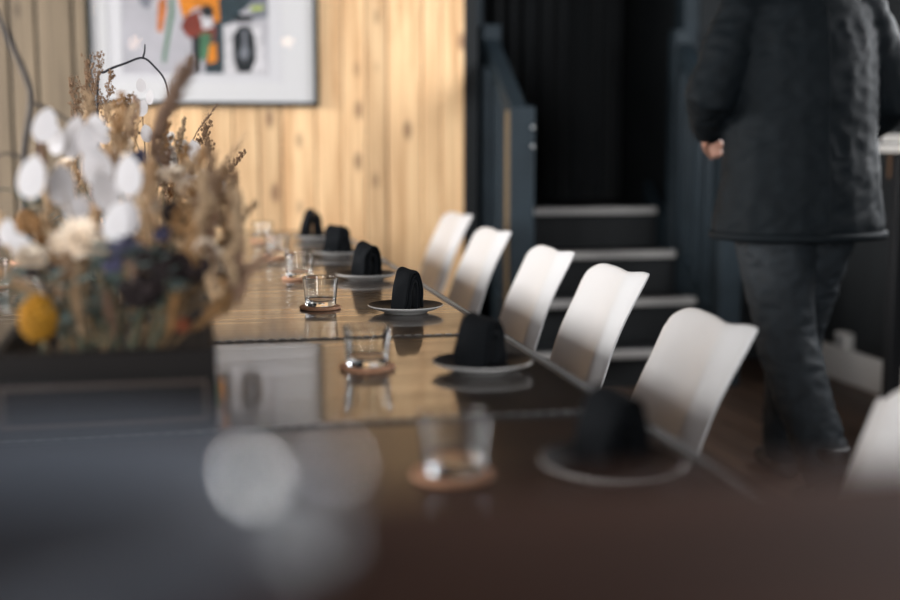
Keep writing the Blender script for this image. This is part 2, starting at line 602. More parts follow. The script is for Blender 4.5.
for i, (z, y) in enumerate(TREADS):
    y1 = TREADS[i + 1][1] + 0.03 if i < 3 else 7.2
    wbx('tread', (SX0, y, z - 0.04), (SX1, y1, z), M_TREAD, st, 0.003)
    zb = TREADS[i - 1][0] if i else 0.0
    wbx('riser', (SX0, y + 0.03, zb), (SX1, y + 0.05, z - 0.04), M_TREAD, st)
    wbx('nosing', (SX0 + 0.01, y - 0.006, z - 0.030), (SX1 - 0.01, y + 0.045, z + 0.004), M_NOSING, st, 0.004)
for sx, yn, yf in ((1.398, 5.24, 5.80), (2.385, 5.28, 5.88)):
    # stringer
    bm = bmesh.new()
    a = [bm.verts.new((sx - 0.02, y, z)) for y, z in ((yn, 0), (yn + 0.3, 0), (6.3, 0.70), (6.3, 0.90), (yn, 0.24))]
    b = [bm.verts.new((sx + 0.02, v.co.y, v.co.z)) for v in a]
    bm.faces.new(a); bm.faces.new(list(reversed(b)))
    for k in range(5):
        bm.faces.new((a[k], b[k], b[(k + 1) % 5], a[(k + 1) % 5]))
    bmesh.ops.recalc_face_normals(bm, faces=bm.faces)
    child_at(obj('stringer', bm, M_NAVY, smooth=False), st)
    p1 = wbx('newel_post', (sx - 0.055, yn - 0.05, 0), (sx + 0.055, yn + 0.05, 1.26), M_NAVY, st, 0.006)
    p2 = wbx('newel_post', (sx - 0.045, yf - 0.045, 0.55), (sx + 0.045, yf + 0.045, 1.65), M_NAVY, st, 0.006)
    if sx < 2:
        e = wbx('edge_strip', (sx - 0.067, yn - 0.045, 0.02), (sx - 0.0555, yn - 0.02, 1.24), mat('raw_timber_edge', (0.20, 0.14, 0.075), 0.6), st)
    for z in (1.17, 1.09):
        bm = bmesh.new()
        bmesh.ops.create_uvsphere(bm, u_segments=10, v_segments=6, radius=0.008)
        bmesh.ops.transform(bm, matrix=Matrix.Translation((sx + 0.045, yn - 0.051, z)), verts=bm.verts)
        child_at(obj('bolt', bm, M_STEEL), st)
    # sloping handrail
    bm = bmesh.new()
    for dx in (-0.035, 0.035):
        pass
    sl = (1.58 - 1.22) / (yf - yn)
    q = [(yn, 1.16), (yf, 1.16 + sl * (yf - yn)), (yf, 1.25 + sl * (yf - yn)), (yn, 1.25)]
    a = [bm.verts.new((sx - 0.035, y, z)) for y, z in q]
    b = [bm.verts.new((sx + 0.035, y, z)) for y, z in q]
    bm.faces.new(a); bm.faces.new(list(reversed(b)))
    for k in range(4):
        bm.faces.new((a[k], b[k], b[(k + 1) % 4], a[(k + 1) % 4]))
    bmesh.ops.recalc_face_normals(bm, faces=bm.faces)
    child_at(obj('handrail', bm, M_NAVY, smooth=False), st)
    for k in range(1, 5):
        yy = yn + (yf - yn) * k / 5
        zt = 1.17 + sl * (yy - yn)
        zb = 0.20 + 0.74 * (yy - yn)
        wbx('baluster', (sx - 0.016, yy - 0.02, zb), (sx + 0.016, yy + 0.02, zt), M_NAVY, st, 0.003)

bm = bmesh.new()
rows = []
for j in range(13):
    z = 0.775 + (CEIL - 0.02 - 0.775) * j / 12
    rows.append([bm.verts.new((1.42 + 1.0 * i / 120, 6.85 + 0.045 * math.sin(i * 0.55 + 0.4 * math.sin(i * 0.13)) + 0.012 * math.sin(i * 1.3 + j * 0.2), z)) for i in range(121)])
grid_faces(bm, rows)
cur = obj('curtain', bm, M_CURTAIN)
md = cur.modifiers.new('s', 'SOLIDIFY'); md.thickness = 0.004
apply_mods(cur)
tag(cur, 'black floor-length curtain hanging in folds above the stair landing', 'curtain')

# ------------------------------------------------------------------ framed picture on the wood wall
PY = WALLY - 0.004
FX0, FX1, FZ0, FZ1 = -0.405, 0.573, 1.262, 2.34
pic = empty('framed_picture', ((FX0 + FX1) / 2, WALLY, FZ0), 0, 'large framed abstract print with wide white mat hung on the wood wall', 'picture')
M_FRAME = mat('black_frame', (0.006, 0.010, 0.009), 0.6, spec=0.2)
ft = 0.019
for lo, hi in (((FX0, PY - 0.035, FZ0), (FX1, PY, FZ0 + ft)), ((FX0, PY - 0.035, FZ1 - ft), (FX1, PY, FZ1)),
               ((FX0, PY - 0.035, FZ0 + ft), (FX0 + ft, PY, FZ1 - ft)), ((FX1 - ft, PY - 0.035, FZ0 + ft), (FX1, PY, FZ1 - ft))):
    wbx('frame_bar', lo, hi, M_FRAME, pic, 0.002)
wbx('backing', (FX0 + ft, PY - 0.010, FZ0 + ft), (FX1 - ft, PY - 0.002, FZ1 - ft), M_WHITEPAINT, pic)


def PX(px): return -0.405 + (px - 90) * 0.00429
def PZ(py): return 1.262 + (106 - py) * 0.00455


ix0, ix1, iz0, iz1 = PX(124), PX(268), PZ(76), 2.16
M_MAT = mat('mat_board', (0.74, 0.73, 0.735), 0.7)
M_MAT2 = mat('mat_board_inner', (0.70, 0.69, 0.71), 0.7)
for nm, gx, yy, mm in (('mat_board', 0.062, 0.018, M_MAT), ('inner_mat_board', 0.0, 0.014, M_MAT2)):
    bm = bmesh.new()
    o0 = (FX0 + ft, FX1 - ft, FZ0 + ft, FZ1 - ft)
    i0 = (ix0 - gx, ix1 + gx, iz0 - gx * 0.55, iz1 + gx)
    y = PY - yy
    box(bm, (o0[0], y, o0[2]), (o0[1], y + 0.003, i0[2])); box(bm, (o0[0], y, i0[3]), (o0[1], y + 0.003, o0[3]))
    box(bm, (o0[0], y, i0[2]), (i0[0], y + 0.003, i0[3])); box(bm, (i0[1], y, i0[2]), (o0[1], y + 0.003, i0[3]))
    child_at(obj(nm, bm, mm, smooth=False), pic)
pr = wbx('print', (ix0, PY - 0.0115, iz0), (ix1, PY - 0.0105, iz1), mat('print_paper', (0.50, 0.485, 0.52), 0.7, noise_amt=0.12, noise_scale=9), pic)
ART = {'orange': (0.70, 0.23, 0.015), 'red': (0.20, 0.035, 0.02), 'black': (0.008, 0.012, 0.015), 'green': (0.07, 0.19, 0.10),
       'teal': (0.025, 0.045, 0.055), 'white': (0.66, 0.64, 0.66), 'grey': (0.20, 0.21, 0.24), 'lime': (0.42, 0.50, 0.10), 'rust': (0.55, 0.17, 0.04)}
shapes = [
    ('teal', [(203, -60), (233, -75), (240, 22), (226, 30), (222, 75), (204, 75)]),
    ('teal', [(226, -40), (268, -60), (268, 4), (252, 8), (246, 14), (236, 20), (228, 28)]),
    ('grey', [(252, 6), (268, 2), (268, 22), (252, 24)]),
    ('grey', [(138, -15), (150, -10), (156, 4), (150, 17), (142, 12)]),
    ('green', [(172, -50), (176, -50), (175, 20), (165, 66), (162, 64), (171, 18)]),
    ('lime', [(172, -45), (178, -60), (182, -30), (176, -20)]),
    ('orange', [(179, -18), (226, -14), (219, 8), (220, 26), (214, 28), (212, 14), (196, 14), (184, 24), (180, 10)]),
    ('rust', [(160, 8), (168, 4), (168, 16), (163, 38), (158, 36)]),
    ('red', [(186, 22), (210, 12), (216, 34), (214, 44), (188, 42), (181, 32)]),
    ('white', [(200, 20), (212, 18), (213, 32), (203, 34)]),
    ('black', [(202, 12), (213, 12), (214, 22), (203, 23)]),
    ('green', [(200, 38), (211, 37), (209, 58), (199, 64), (196, 50)]),
    ('orange', [(209, 48), (216, 46), (216, 64), (206, 66)]),
    ('black', [(192, 42), (200, 40), (198, 75), (192, 75)]),
    ('white', [(223, 30), (262, 28), (266, 75), (223, 75)]),
    ('black', [(232, 40), (239, 30), (249, 30), (254, 40), (255, 62), (249, 74), (237, 74), (233, 62)]),
    ('grey', [(242, 34), (246, 34), (246, 48), (249, 56), (244, 64), (238, 58), (242, 48)]),
    ('black', [(234, 20), (252, 20), (252, 26), (234, 27)]),
    ('lime', [(250, 12), (263, 11), (263, 15), (251, 16)]),
    ('orange', [(185, -90), (214, -95), (220, -60), (200, -40), (184, -58)]),
    ('teal', [(140, -80), (165, -84), (160, -44), (142, -50)]),
]
for k, (c, poly) in enumerate(shapes):
    bm = bmesh.new()
    y = PY - 0.0116 - 0.00006 * k
    pts = [(PX(a), max(min(PZ(b), iz1 - 0.002), iz0 + 0.001)) for a, b in poly]
    prism(bm, pts, y - 0.00005, y)
    o = child_at(obj('painted_shape', bm, mat('ink_' + c, ART[c], 0.7, noise_amt=0.25, noise_scale=40), smooth=False), pic)
gl = wbx('glazing', (FX0 + ft, PY - 0.024, FZ0 + ft), (FX1 - ft, PY - 0.022, FZ1 - ft), M_PANE, pic)

# ------------------------------------------------------------------ tables
TX0, TX1, TZ = -0.79, 0.600, 0.75


def make_table(y0, y1, label, top=None):
    t = empty('dining_table', ((TX0 + TX1) / 2, (y0 + y1) / 2, 0), 0, label, 'table', 'tables pushed end to end into one long table')
    g = 0.0025
    wbx('tabletop', (TX0 + 0.022, y0 + g + 0.012, TZ - 0.032), (TX1 - 0.022, y1 - g - 0.012, TZ), top or M_TABLE, t, 0.002)
    for lo, hi in (((TX0, y0 + g, TZ - 0.036), (TX0 + 0.022, y1 - g, TZ + 0.001)), ((TX1 - 0.022, y0 + g, TZ - 0.036), (TX1, y1 - g, TZ + 0.001)),
                   ((TX0 + 0.022, y0 + g, TZ - 0.036), (TX1 - 0.022, y0 + g + 0.012, TZ + 0.001)), ((TX0 + 0.022, y1 - g - 0.012, TZ - 0.036), (TX1 - 0.022, y1 - g, TZ + 0.001))):
        wbx('edge_trim', lo, hi, M_TRIM, t, 0.003)
    # rows of little stitches along the rim
    bm = bmesh.new()
    y = y0 + 0.03
    while y < y1 - 0.03:
        for xx in (TX0 + 0.010, TX1 - 0.012):
            box(bm, (xx - 0.0035, y, TZ + 0.001), (xx + 0.0035, y + 0.010, TZ + 0.0028))
        y += 0.018
    xx = TX0 + 0.03
    while xx < TX1 - 0.03:
        box(bm, (xx, y0 + g + 0.004, TZ + 0.001), (xx + 0.012, y0 + g + 0.008, TZ + 0.0024))
        xx += 0.020
    s = child_at(obj('stitching', bm, M_STITCH, smooth=False), t)
    s['kind'] = 'stuff'
    for sx in (TX0 + 0.36, TX1 - 0.42):
        for sy in (y0 + 0.05, y1 - 0.11):
            wbx('leg', (sx, sy, 0), (sx + 0.06, sy + 0.06, TZ - 0.036), M_TABLEBASE, t, 0.004)
    wbx('apron', (TX0 + 0.30, y0 + 0.05, TZ - 0.11), (TX1 - 0.30, y0 + 0.075, TZ - 0.036), M_TABLEBASE, t)
    wbx('apron', (TX0 + 0.30, y1 - 0.075, TZ - 0.11), (TX1 - 0.30, y1 - 0.05, TZ - 0.036), M_TABLEBASE, t)
    return t


make_table(0.93, 1.625, 'dark lacquered table with the place setting beside the end of the planter', M_SATIN)
make_table(1.625, 2.335, 'short glossy brown table between two seams, holding one glass, plate and planter end')
make_table(2.335, 3.72, 'long glossy brown table holding two plates and two glasses near its seam')
make_table(3.72, 5.12, 'long glossy brown table nearest the wood wall')

# ------------------------------------------------------------------ place settings
def make_plate():
    root = empty('plate')
    bm = bmesh.new()
    lathe(bm, [(0, 0.004), (0.040, 0.004), (0.042, 0.0), (0.047, 0.0), (0.050, 0.005), (0.068, 0.011), (0.0815, 0.0195), (0.0825, 0.0215), (0.0818, 0.0225), (0.0808, 0.0222), (0.079, 0.0205)], 56)
    obj('body', bm, M_PLATEW, root)
    bm = bmesh.new()
    lathe(bm, [(0.0812, 0.0227), (0.066, 0.0148), (0.048, 0.0105), (0.030, 0.0095), (0, 0.0095), ], 56)
    for f in bm.faces:
        if f.normal.z < 0: f.normal_flip()
    obj('glazed_face', bm, M_PLATEB, root)
    return root


def make_napkin(seed=0, length=0.085):
    """folded cloth bent into a standing arch; the open end shows the folds inside"""
    rnd = random.Random(seed)
    root = empty('napkin')
    def arch(hw, h, off=0.0, n=14):
        pts = [(-hw, h * 0.62 * k / 6) for k in range(6)]
        pts += [(hw * math.cos(PI - PI * k / n), h * 0.62 + h * 0.38 * math.sin(PI * k / n)) for k in range(n + 1)]
        pts += [(hw, h * 0.62 * k / 6) for k in range(5, -1, -1)]
        return [(a * (1.12 - 0.40 * z / h) + off * z / h, z) for a, z in pts]      # narrows and leans towards the top
    def sheet(name, hw0, h0, hw1, h1, y0, y1, th, off):
        bm = bmesh.new()
        rows = []
        for j in range(9):
            t = j / 8
            hw, h = hw0 + (hw1 - hw0) * t, h0 + (h1 - h0) * t
            hw *= 1 + 0.06 * math.sin(t * PI)
            prof = arch(hw, h, off * (0.4 + t))
            row = []
            for i, (a, z) in enumerate(prof):
                p = Vector((a, y0 + (y1 - y0) * t, z))
                nv = noise.noise_vector(p * 30 + Vector((seed * 3.1, off * 50, 0))) * 0.0055
                row.append(bm.verts.new((p.x + nv.x, p.y + nv.y, max(p.z + nv.z * (1 if z > 0.01 else 0), 0))))
            rows.append(row)
        grid_faces(bm, rows)
        o = obj(name, bm, M_NAPKIN, root)
        md = o.modifiers.new('s', 'SOLIDIFY'); md.thickness = th; md.offset = -1
        md = o.modifiers.new('ss', 'SUBSURF'); md.levels = 1; md.render_levels = 1
        return o
    parts = [sheet('outer_fold', 0.031, 0.094, 0.030, 0.082, length / 2, -length / 2, 0.006, 0.006),
             sheet('inner_fold', 0.021, 0.082, 0.020, 0.072, length / 2, -length / 2 + 0.003, 0.005, 0.008),
             sheet('inner_fold', 0.011, 0.068, 0.010, 0.060, length / 2, -length / 2 + 0.001, 0.008, 0.004)]
    for o in parts:
        apply_mods(o)
    return root


def make_glass():
    bm = bmesh.new()
    pr = [(0, 0.0), (0.015, 0.0), (0.029, 0.0), (0.0315, 0.0006), (0.0332, 0.0022), (0.0340, 0.0045), (0.0345, 0.008)]
    pr += [(0.0348 + 0.0052 * k / 8, 0.012 + 0.051 * k / 8) for k in range(9)]
    pr += [(0.0400, 0.0642), (0.0396, 0.0649), (0.0390, 0.0650), (0.0385, 0.0645)]
    pr += [(0.0384 - 0.0046 * k / 8, 0.0630 - 0.044 * k / 8) for k in range(9)]
    pr += [(0.0332, 0.0160), (0.0318, 0.0138), (0.029, 0.0124), (0.015, 0.0116), (0, 0.0115)]
    lathe(bm, pr, 64)
    return obj('tumbler', bm, M_GLASS)


def make_coaster():
    bm = bmesh.new()
    lathe(bm, [(0, 0), (0.0445, 0), (0.0462, 0.0015), (0.0462, 0.0045), (0.0450, 0.006), (0, 0.006)], 44)
    return obj('coaster', bm, M_CORK, None, True, 40)


plate0, glass0, coaster0 = make_plate(), make_glass(), make_coaster()
where = ['on the table by the end of the planter', 'on the short table between two seams', 'just past the second seam', 'beside the second chair from the wood wall',
         'second from the far end of the table', 'at the far end of the table']
PLATES = [(0.463, 1.318), (0.463, 1.962), (0.457, 2.665), (0.461, 3.315), (0.463, 3.985), (0.455, 4.64)]
NAP = [(0.006, 0.02, -28), (0.0, 0.01, -42), (0.004, 0.0, -38), (0.002, 0.005, -34), (0.0, 0.006, -48), (-0.012, 0.0, -12)]
GLASSES = [(0.284, 1.345), (0.282, 2.02), (0.281, 2.765), (0.286, 3.36), (0.272, 3.98), (0.262, 4.62)]
used = False
for i, ((x, y), (dx, dy, a)) in enumerate(zip(PLATES, NAP)):
    p = plate0 if i == 0 else copy_tree(plate0)
    p.location = (x, y, TZ + 0.0005)
    p.rotation_euler = (0, 0, random.uniform(0, 6))
    p.scale = (1, 1, 0.80)
    tag(p, 'black plate with white rim and underside, ' + where[i], 'plate', 'plates along the chair side of the table')
    n = make_napkin(i, 0.050 + 0.004 * (i % 2))
    n.location = (x + dx, y + dy, TZ + 0.0086)
    n.rotation_euler = (0, 0, math.radians(-a))
    n.scale = ([1.0, 1.0, 0.82, 0.92, 1.1, 1.0][i], [1, 1, 0.8, 0.9, 1.05, 0.8][i], [0.88, 0.87, 0.93, 0.93, 0.97, 1.08][i])
    tag(n, 'black napkin standing folded on the plate ' + where[i], 'napkin', 'black napkins standing on the plates')
for i, (x, y) in enumerate(GLASSES + [(-0.49, 3.33), (-0.49, 3.98), (-0.48, 4.62)]):
    lab = where[i] if i < 6 else ['behind the flowers, nearest the planter', 'behind the flowers, between two others', 'behind the flowers, nearest the wood wall'][i - 6]
    c = coaster0 if i == 0 else inst(coaster0)
    c.location = (x, y, TZ + 0.0005)
    tag(c, 'brown cork coaster under the tumbler ' + lab, 'coaster', 'cork coasters')
    g = glass0 if i == 0 else inst(glass0)
    g.location = (x + random.uniform(-.003, .003), y, TZ + 0.0068)
    g.rotation_euler = (0, 0, random.uniform(0, 6))
    tag(g, 'clear empty glass tumbler ' + lab, 'glass', 'empty glass tumblers')

# ------------------------------------------------------------------ chairs
def make_chair():
    root = empty('shell_chair')
    prof = catmull([(-0.222, 0, 0.425), (-0.195, 0, 0.447), (-0.10, 0, 0.445), (0.0, 0, 0.432), (0.085, 0, 0.430), (0.145, 0, 0.446), (0.186, 0, 0.50),
                    (0.208, 0, 0.56), (0.233, 0, 0.64), (0.264, 0, 0.73), (0.292, 0, 0.80), (0.304, 0, 0.824)], 6)
    cum = [0]
    for a, b in zip(prof, prof[1:]):
        cum.append(cum[-1] + (b - a).length)
    L = cum[-1]

    def at(d):
        d = max(0, min(d, L - 1e-6))
        for i in range(len(cum) - 1):
            if cum[i + 1] >= d:
                t = (d - cum[i]) / max(cum[i + 1] - cum[i], 1e-9)
                p = prof[i].lerp(prof[i + 1], t)
                tg = (prof[min(i + 2, len(prof) - 1)] - prof[max(i - 1, 0)]).normalized()
                return p, Vector((-tg.z, 0, tg.x))   # normal towards the sitter
        return prof[-1], Vector((-1, 0, 0))

    def sm(a, b, v):
        t = max(0, min(1, (v - a) / (b - a)))
        return t * t * (3 - 2 * t)
    S = [-1, -0.97, -0.93, -0.88, -0.82, -0.75, -0.69, -0.62, -0.54, -0.4, -0.2, 0, 0.2, 0.4, 0.54, 0.62, 0.69, 0.75, 0.82, 0.88, 0.93, 0.97, 1]
    NV = 40
    bm = bmesh.new()
    rows = []
    for j in range(NV + 1):
        row = []
        for s in S:
            a = abs(s)
            cut_top = 0.006 * sm(0.2, 0.7, a) + (0.060 * sm(0.25, 1.0, a) ** 1.5 if s > 0 else 0.006 * sm(0.85, 1.0, a))
            cut_front = 0.05 * sm(0.55, 1.0, a)
            d = cut_front + (L - cut_top - cut_front) * j / NV
            p, n = at(d)
            back = sm(0.40, 0.62, d / L)                 # 0 on the seat, 1 on the back
            hw = 0.205 + 0.022 * math.sin(min(d / L, 0.45) / 0.45 * PI) * (1 - back) - 0.012 * back + 0.012 * sm(0.8, 1.0, d / L)
            wing = (0.040 * (1 - back) + 0.034 * back * (1 - 0.55 * sm(0.72, 1.0, d / L))) * a ** 2.2
            tp = sm(0.70, 1.0, d / L)
            flare = ((0.012 * (1 - back) if back <= 0 else 0) + (0.044 - 0.006 * tp) * back) * sm(0.72 - 0.14 * tp, 1.06, a)
            q = p + n * wing + (Vector((flare, 0, 0.12 * flare * tp)) if back > 0 else Vector((0, 0, -flare)))
            q.z -= 0.012 * (1 - back) * sm(0.72, 1.06, a) if back > 0 else 0
            row.append(bm.verts.new((q.x, s * hw, q.z)))
        rows.append(row)
    grid_faces(bm, rows)
    bmesh.ops.recalc_face_normals(bm, faces=bm.faces)
    sh = obj('shell', bm, M_CHAIR, root)
    md = sh.modifiers.new('so', 'SOLIDIFY'); md.thickness = 0.007; md.offset = 0
    md = sh.modifiers.new('ss', 'SUBSURF'); md.levels = 1; md.render_levels = 1
    apply_mods(sh)
    # seat pad
    bm = bmesh.new()
    top = []
    N = 28
    def pad_ring(r, z): return [bm.verts.new((-0.035 + 0.175 * r * math.copysign(abs(math.cos(2 * PI * k / N)) ** 0.7, math.cos(2 * PI * k / N)), 0.185 * r * math.copysign(abs(math.sin(2 * PI * k / N)) ** 0.7, math.sin(2 * PI * k / N)), z + 0.018 * (r * math.sin(2 * PI * k / N)) ** 2)) for k in range(N)]
    rs = [pad_ring(0.90, 0.436), pad_ring(0.98, 0.444), pad_ring(1.0, 0.455), pad_ring(0.95, 0.466), pad_ring(0.7, 0.472), pad_ring(0.35, 0.471)]
    for a, b in zip(rs, rs[1:]):
        for k in range(N):
            bm.faces.new((a[k], a[(k + 1) % N], b[(k + 1) % N], b[k]))
    bm.faces.new(rs[-1]); bm.faces.new(list(reversed(rs[0])))
    obj('seat_pad', bm, M_CUSHION, root)
    for sx in (-1, 1):
        for sy in (-1, 1):
            bm = bmesh.new()
            tube(bm, [(0.22 * sx - 0.02, 0.22 * sy, 0), (0.10 * sx - 0.02, 0.10 * sy, 0.41)], [0.011, 0.017], 12)
            obj('leg', bm, M_BEECH, root)
    bm = bmesh.new()
    box(bm, (-0.14, -0.016, 0.395), (0.10, 0.016, 0.418), 0.003, 1)
    box(bm, (-0.036, -0.13, 0.395), (-0.004, 0.13, 0.418), 0.003, 1)
    obj('under_frame', bm, M_BLACKMETAL, root, smooth=False)
    return root


chair0 = make_chair()
CH_LAB = ['white plastic shell chair beside the dark plate by the end of the planter', 'white shell chair tucked close behind the short table between two seams',
          'white shell chair beside the plate just past the second seam', 'white shell chair standing third from the wood wall',
          'white shell chair standing second from the wood wall', 'white shell chair standing nearest the wood wall']
CHAIRS = [(0.632, 1.34, 0), (0.590, 2.078, -4), (0.695, 2.86, 0), (0.69, 3.40, 0), (0.70, 4.13, 1.5), (0.765, 5.0, 3)]
for i, (x, y, a) in enumerate(CHAIRS):
    c = chair0 if i == 0 else copy_tree(chair0)
    c.location = (x, y, 0)
    c.rotation_euler = (0, 0, math.radians(a))
    tag(c, CH_LAB[i], 'chair', 'white shell chairs along the table')


# ------------------------------------------------------------------ planter box with dried flowers
QX0, QX1, QY0, QY1, QZ0, QZ1 = -0.255, 0.030, 1.632, 2.98, TZ + 0.0032, TZ + 0.108
pl = empty('planter_box', ((QX0 + QX1) / 2, (QY0 + QY1) / 2, TZ), 0, 'long dark wooden planter box with inlaid border, filled with dried flowers', 'planter')
wbx('end_board', (QX0, QY0, QZ0), (QX1, QY0 + 0.016, QZ1), M_PLANTER, pl, 0.002)
wbx('end_board', (QX0, QY1 - 0.016, QZ0), (QX1, QY1, QZ1), M_PLANTER, pl, 0.002)
wbx('side_board', (QX0, QY0 + 0.016, QZ0), (QX0 + 0.016, QY1 - 0.016, QZ1), M_PLANTER, pl, 0.002)
wbx('side_board', (QX1 - 0.016, QY0 + 0.016, QZ0), (QX1, QY1 - 0.016, QZ1), M_PLANTER, pl, 0.002)
wbx('base_board', (QX0 + 0.016, QY0 + 0.016, QZ0), (QX1 - 0.016, QY1 - 0.016, QZ0 + 0.012), M_PLANTER, pl)
a, b, w = QX0 + 0.014, QX1 - 0.012, 0.005
wbx('inlay_strip', (a, QY0 - 0.002, QZ1 - 0.046), (b, QY0, QZ1 - 0.046 + w), M_PLANTERTRIM, pl)
wbx('inlay_strip', (a, QY0 - 0.002, QZ0 + 0.012), (b, QY0, QZ0 + 0.012 + w), M_PLANTERTRIM, pl)
wbx('inlay_strip', (a, QY0 - 0.002, QZ0 + 0.012 + w), (a + w, QY0, QZ1 - 0.046), M_PLANTERTRIM, pl)
wbx('inlay_strip', (b - w, QY0 - 0.002, QZ0 + 0.012 + w), (b, QY0, QZ1 - 0.046), M_PLANTERTRIM, pl)
bm = bmesh.new()
rows = [[bm.verts.new((QX0 + 0.016 + (QX1 - QX0 - 0.032) * i / 8, QY0 + 0.016 + (QY1 - QY0 - 0.032) * j / 30,
                       QZ1 - 0.022 + 0.006 * noise.noise(Vector((i * 0.9, j * 0.9, 2))))) for i in range(9)] for j in range(31)]
grid_faces(bm, rows)
obj('soil', bm, M_SOIL, None)
so = bpy.data.objects['soil']
child_at(so, pl)
SOILZ = QZ1 - 0.022

M_STEM = mat('dry_stem', (0.22, 0.14, 0.07), 0.8, rand=0.25)
M_GREENSTEM = mat('sage_stem', (0.10, 0.11, 0.07), 0.8, rand=0.2)
M_TWIG = mat('dark_twig', (0.035, 0.035, 0.042), 0.7, bump=0.3, bump_scale=150)
M_GREYTWIG = mat('grey_branch', (0.10, 0.085, 0.075), 0.8, noise_amt=0.3, noise_scale=50)
M_POD = mat('silver_pod', (0.86, 0.84, 0.85), 0.6, rand=0.06)
M_POD2 = mat('greyed_pod', (0.46, 0.43, 0.43), 0.6, rand=0.15)
_nt = M_POD.node_tree
_tl = _nt.nodes.new('ShaderNodeBsdfTranslucent')
_tl.inputs['Color'].default_value = (0.85, 0.82, 0.82, 1)
_mx = _nt.nodes.new('ShaderNodeMixShader')
_mx.inputs[0].default_value = 0.4
_nt.links.new(_nt.nodes['Principled BSDF'].outputs[0], _mx.inputs[1])
_nt.links.new(_tl.outputs[0], _mx.inputs[2])
_nt.links.new(_mx.outputs[0], _nt.nodes['Material Output'].inputs[0])
M_CREAM = mat('cream_petal', (0.78, 0.66, 0.53), 0.7, rand=0.15, noise_amt=0.15, noise_scale=30)
M_WHITEP = mat('white_petal', (0.78, 0.74, 0.70), 0.7, rand=0.1)
M_BROWNC = mat('brown_centre', (0.10, 0.045, 0.025), 0.8)
M_VIOLET = mat('violet_floret', (0.085, 0.080, 0.145), 0.8, noise_amt=0.4, noise_scale=40, rand=0.3)
M_WINE = mat('dark_wine_floret', (0.022, 0.013, 0.013), 0.85, noise_amt=0.4, noise_scale=40, rand=0.3)
M_YELLOW = mat('mustard_floret', (0.45, 0.215, 0.015), 0.8, noise_amt=0.3, noise_scale=90)
M_OCHRE = mat('ochre_floret', (0.33, 0.18, 0.075), 0.8, noise_amt=0.3, noise_scale=60, rand=0.2)
M_PLUME = mat('brown_plume', (0.30, 0.185, 0.125), 0.85, rand=0.3)
M_TAN = mat('tan_plume', (0.55, 0.38, 0.23), 0.85, rand=0.3)
M_LEAF = mat('sage_leaf', (0.13, 0.17, 0.155), 0.7, rand=0.3)
M_SEED = mat('brown_seed', (0.25, 0.15, 0.085), 0.8, rand=0.25)
R = random.Random(21)


def stem_root(head, spread=0.5):
    cx = (QX0 + QX1) / 2
    hx = min(max(head[0], QX0 + 0.03), QX1 - 0.03)
    hy = min(max(head[1], QY0 + 0.04), QY1 - 0.04)
    return Vector((cx + (hx - cx) * spread + R.uniform(-0.03, 0.03), min(max(hy + R.uniform(0.02, 0.10), QY0 + 0.04), QY1 - 0.04), SOILZ - 0.012))


def plant(name, head, label, cat, group, rad=0.0018, material=None, bend=0.03):
    """a stalk standing in the soil; returns its root, its path in local space and its tip"""
    head = Vector(head)
    r = stem_root(head)
    root = empty(name, r, 0, label, cat, group)
    mid = (head - r) * 0.55 + Vector((R.uniform(-bend, bend), R.uniform(-bend, bend), 0.02))
    path = catmull([(0, 0, 0), mid, head - r], 8)
    bm = bmesh.new()
    tube(bm, path, [rad * (1.3 - 0.6 * i / len(path)) for i in range(len(path))], 6)
    obj('stem', bm, material or M_STEM, root)
    return root, path, head - r


def blob(bm, c, r, sub=1, sq=(1, 1, 1), rot=None):
    m = Matrix.Translation(c) @ (rot or Matrix.Identity(4)) @ Matrix.Diagonal((r * sq[0], r * sq[1], r * sq[2], 1))
    bmesh.ops.create_icosphere(bm, subdivisions=sub, radius=1.0, matrix=m)


def rrot(rnd=R):
    return Matrix.Rotation(rnd.uniform(0, 2 * PI), 4, 'Z') @ Matrix.Rotation(rnd.uniform(-1.2, 1.2), 4, 'X')


# --- honesty: flat oval silver pods
def pod_mesh():
    bm = bmesh.new()
    n = 20
    c0, c1 = bm.verts.new((0, -0.0012, 0)), bm.verts.new((0, 0.0012, 0))
    ring = []
    for k in range(n):
        a = 2 * PI * k / n
        ring.append(bm.verts.new((0.36 * math.cos(a) * (1 - 0.12 * math.sin(a)), 0.0, 0.5 * math.sin(a) + (0.05 if k == n // 4 else 0))))
    for k in range(n):
        bm.faces.new((c0, ring[k], ring[(k + 1) % n]))
        bm.faces.new((c1, ring[(k + 1) % n], ring[k]))
    for c, s in ((c0, -1), (c1, 1)):
        c.co.y = 0.015 * s
    return bm


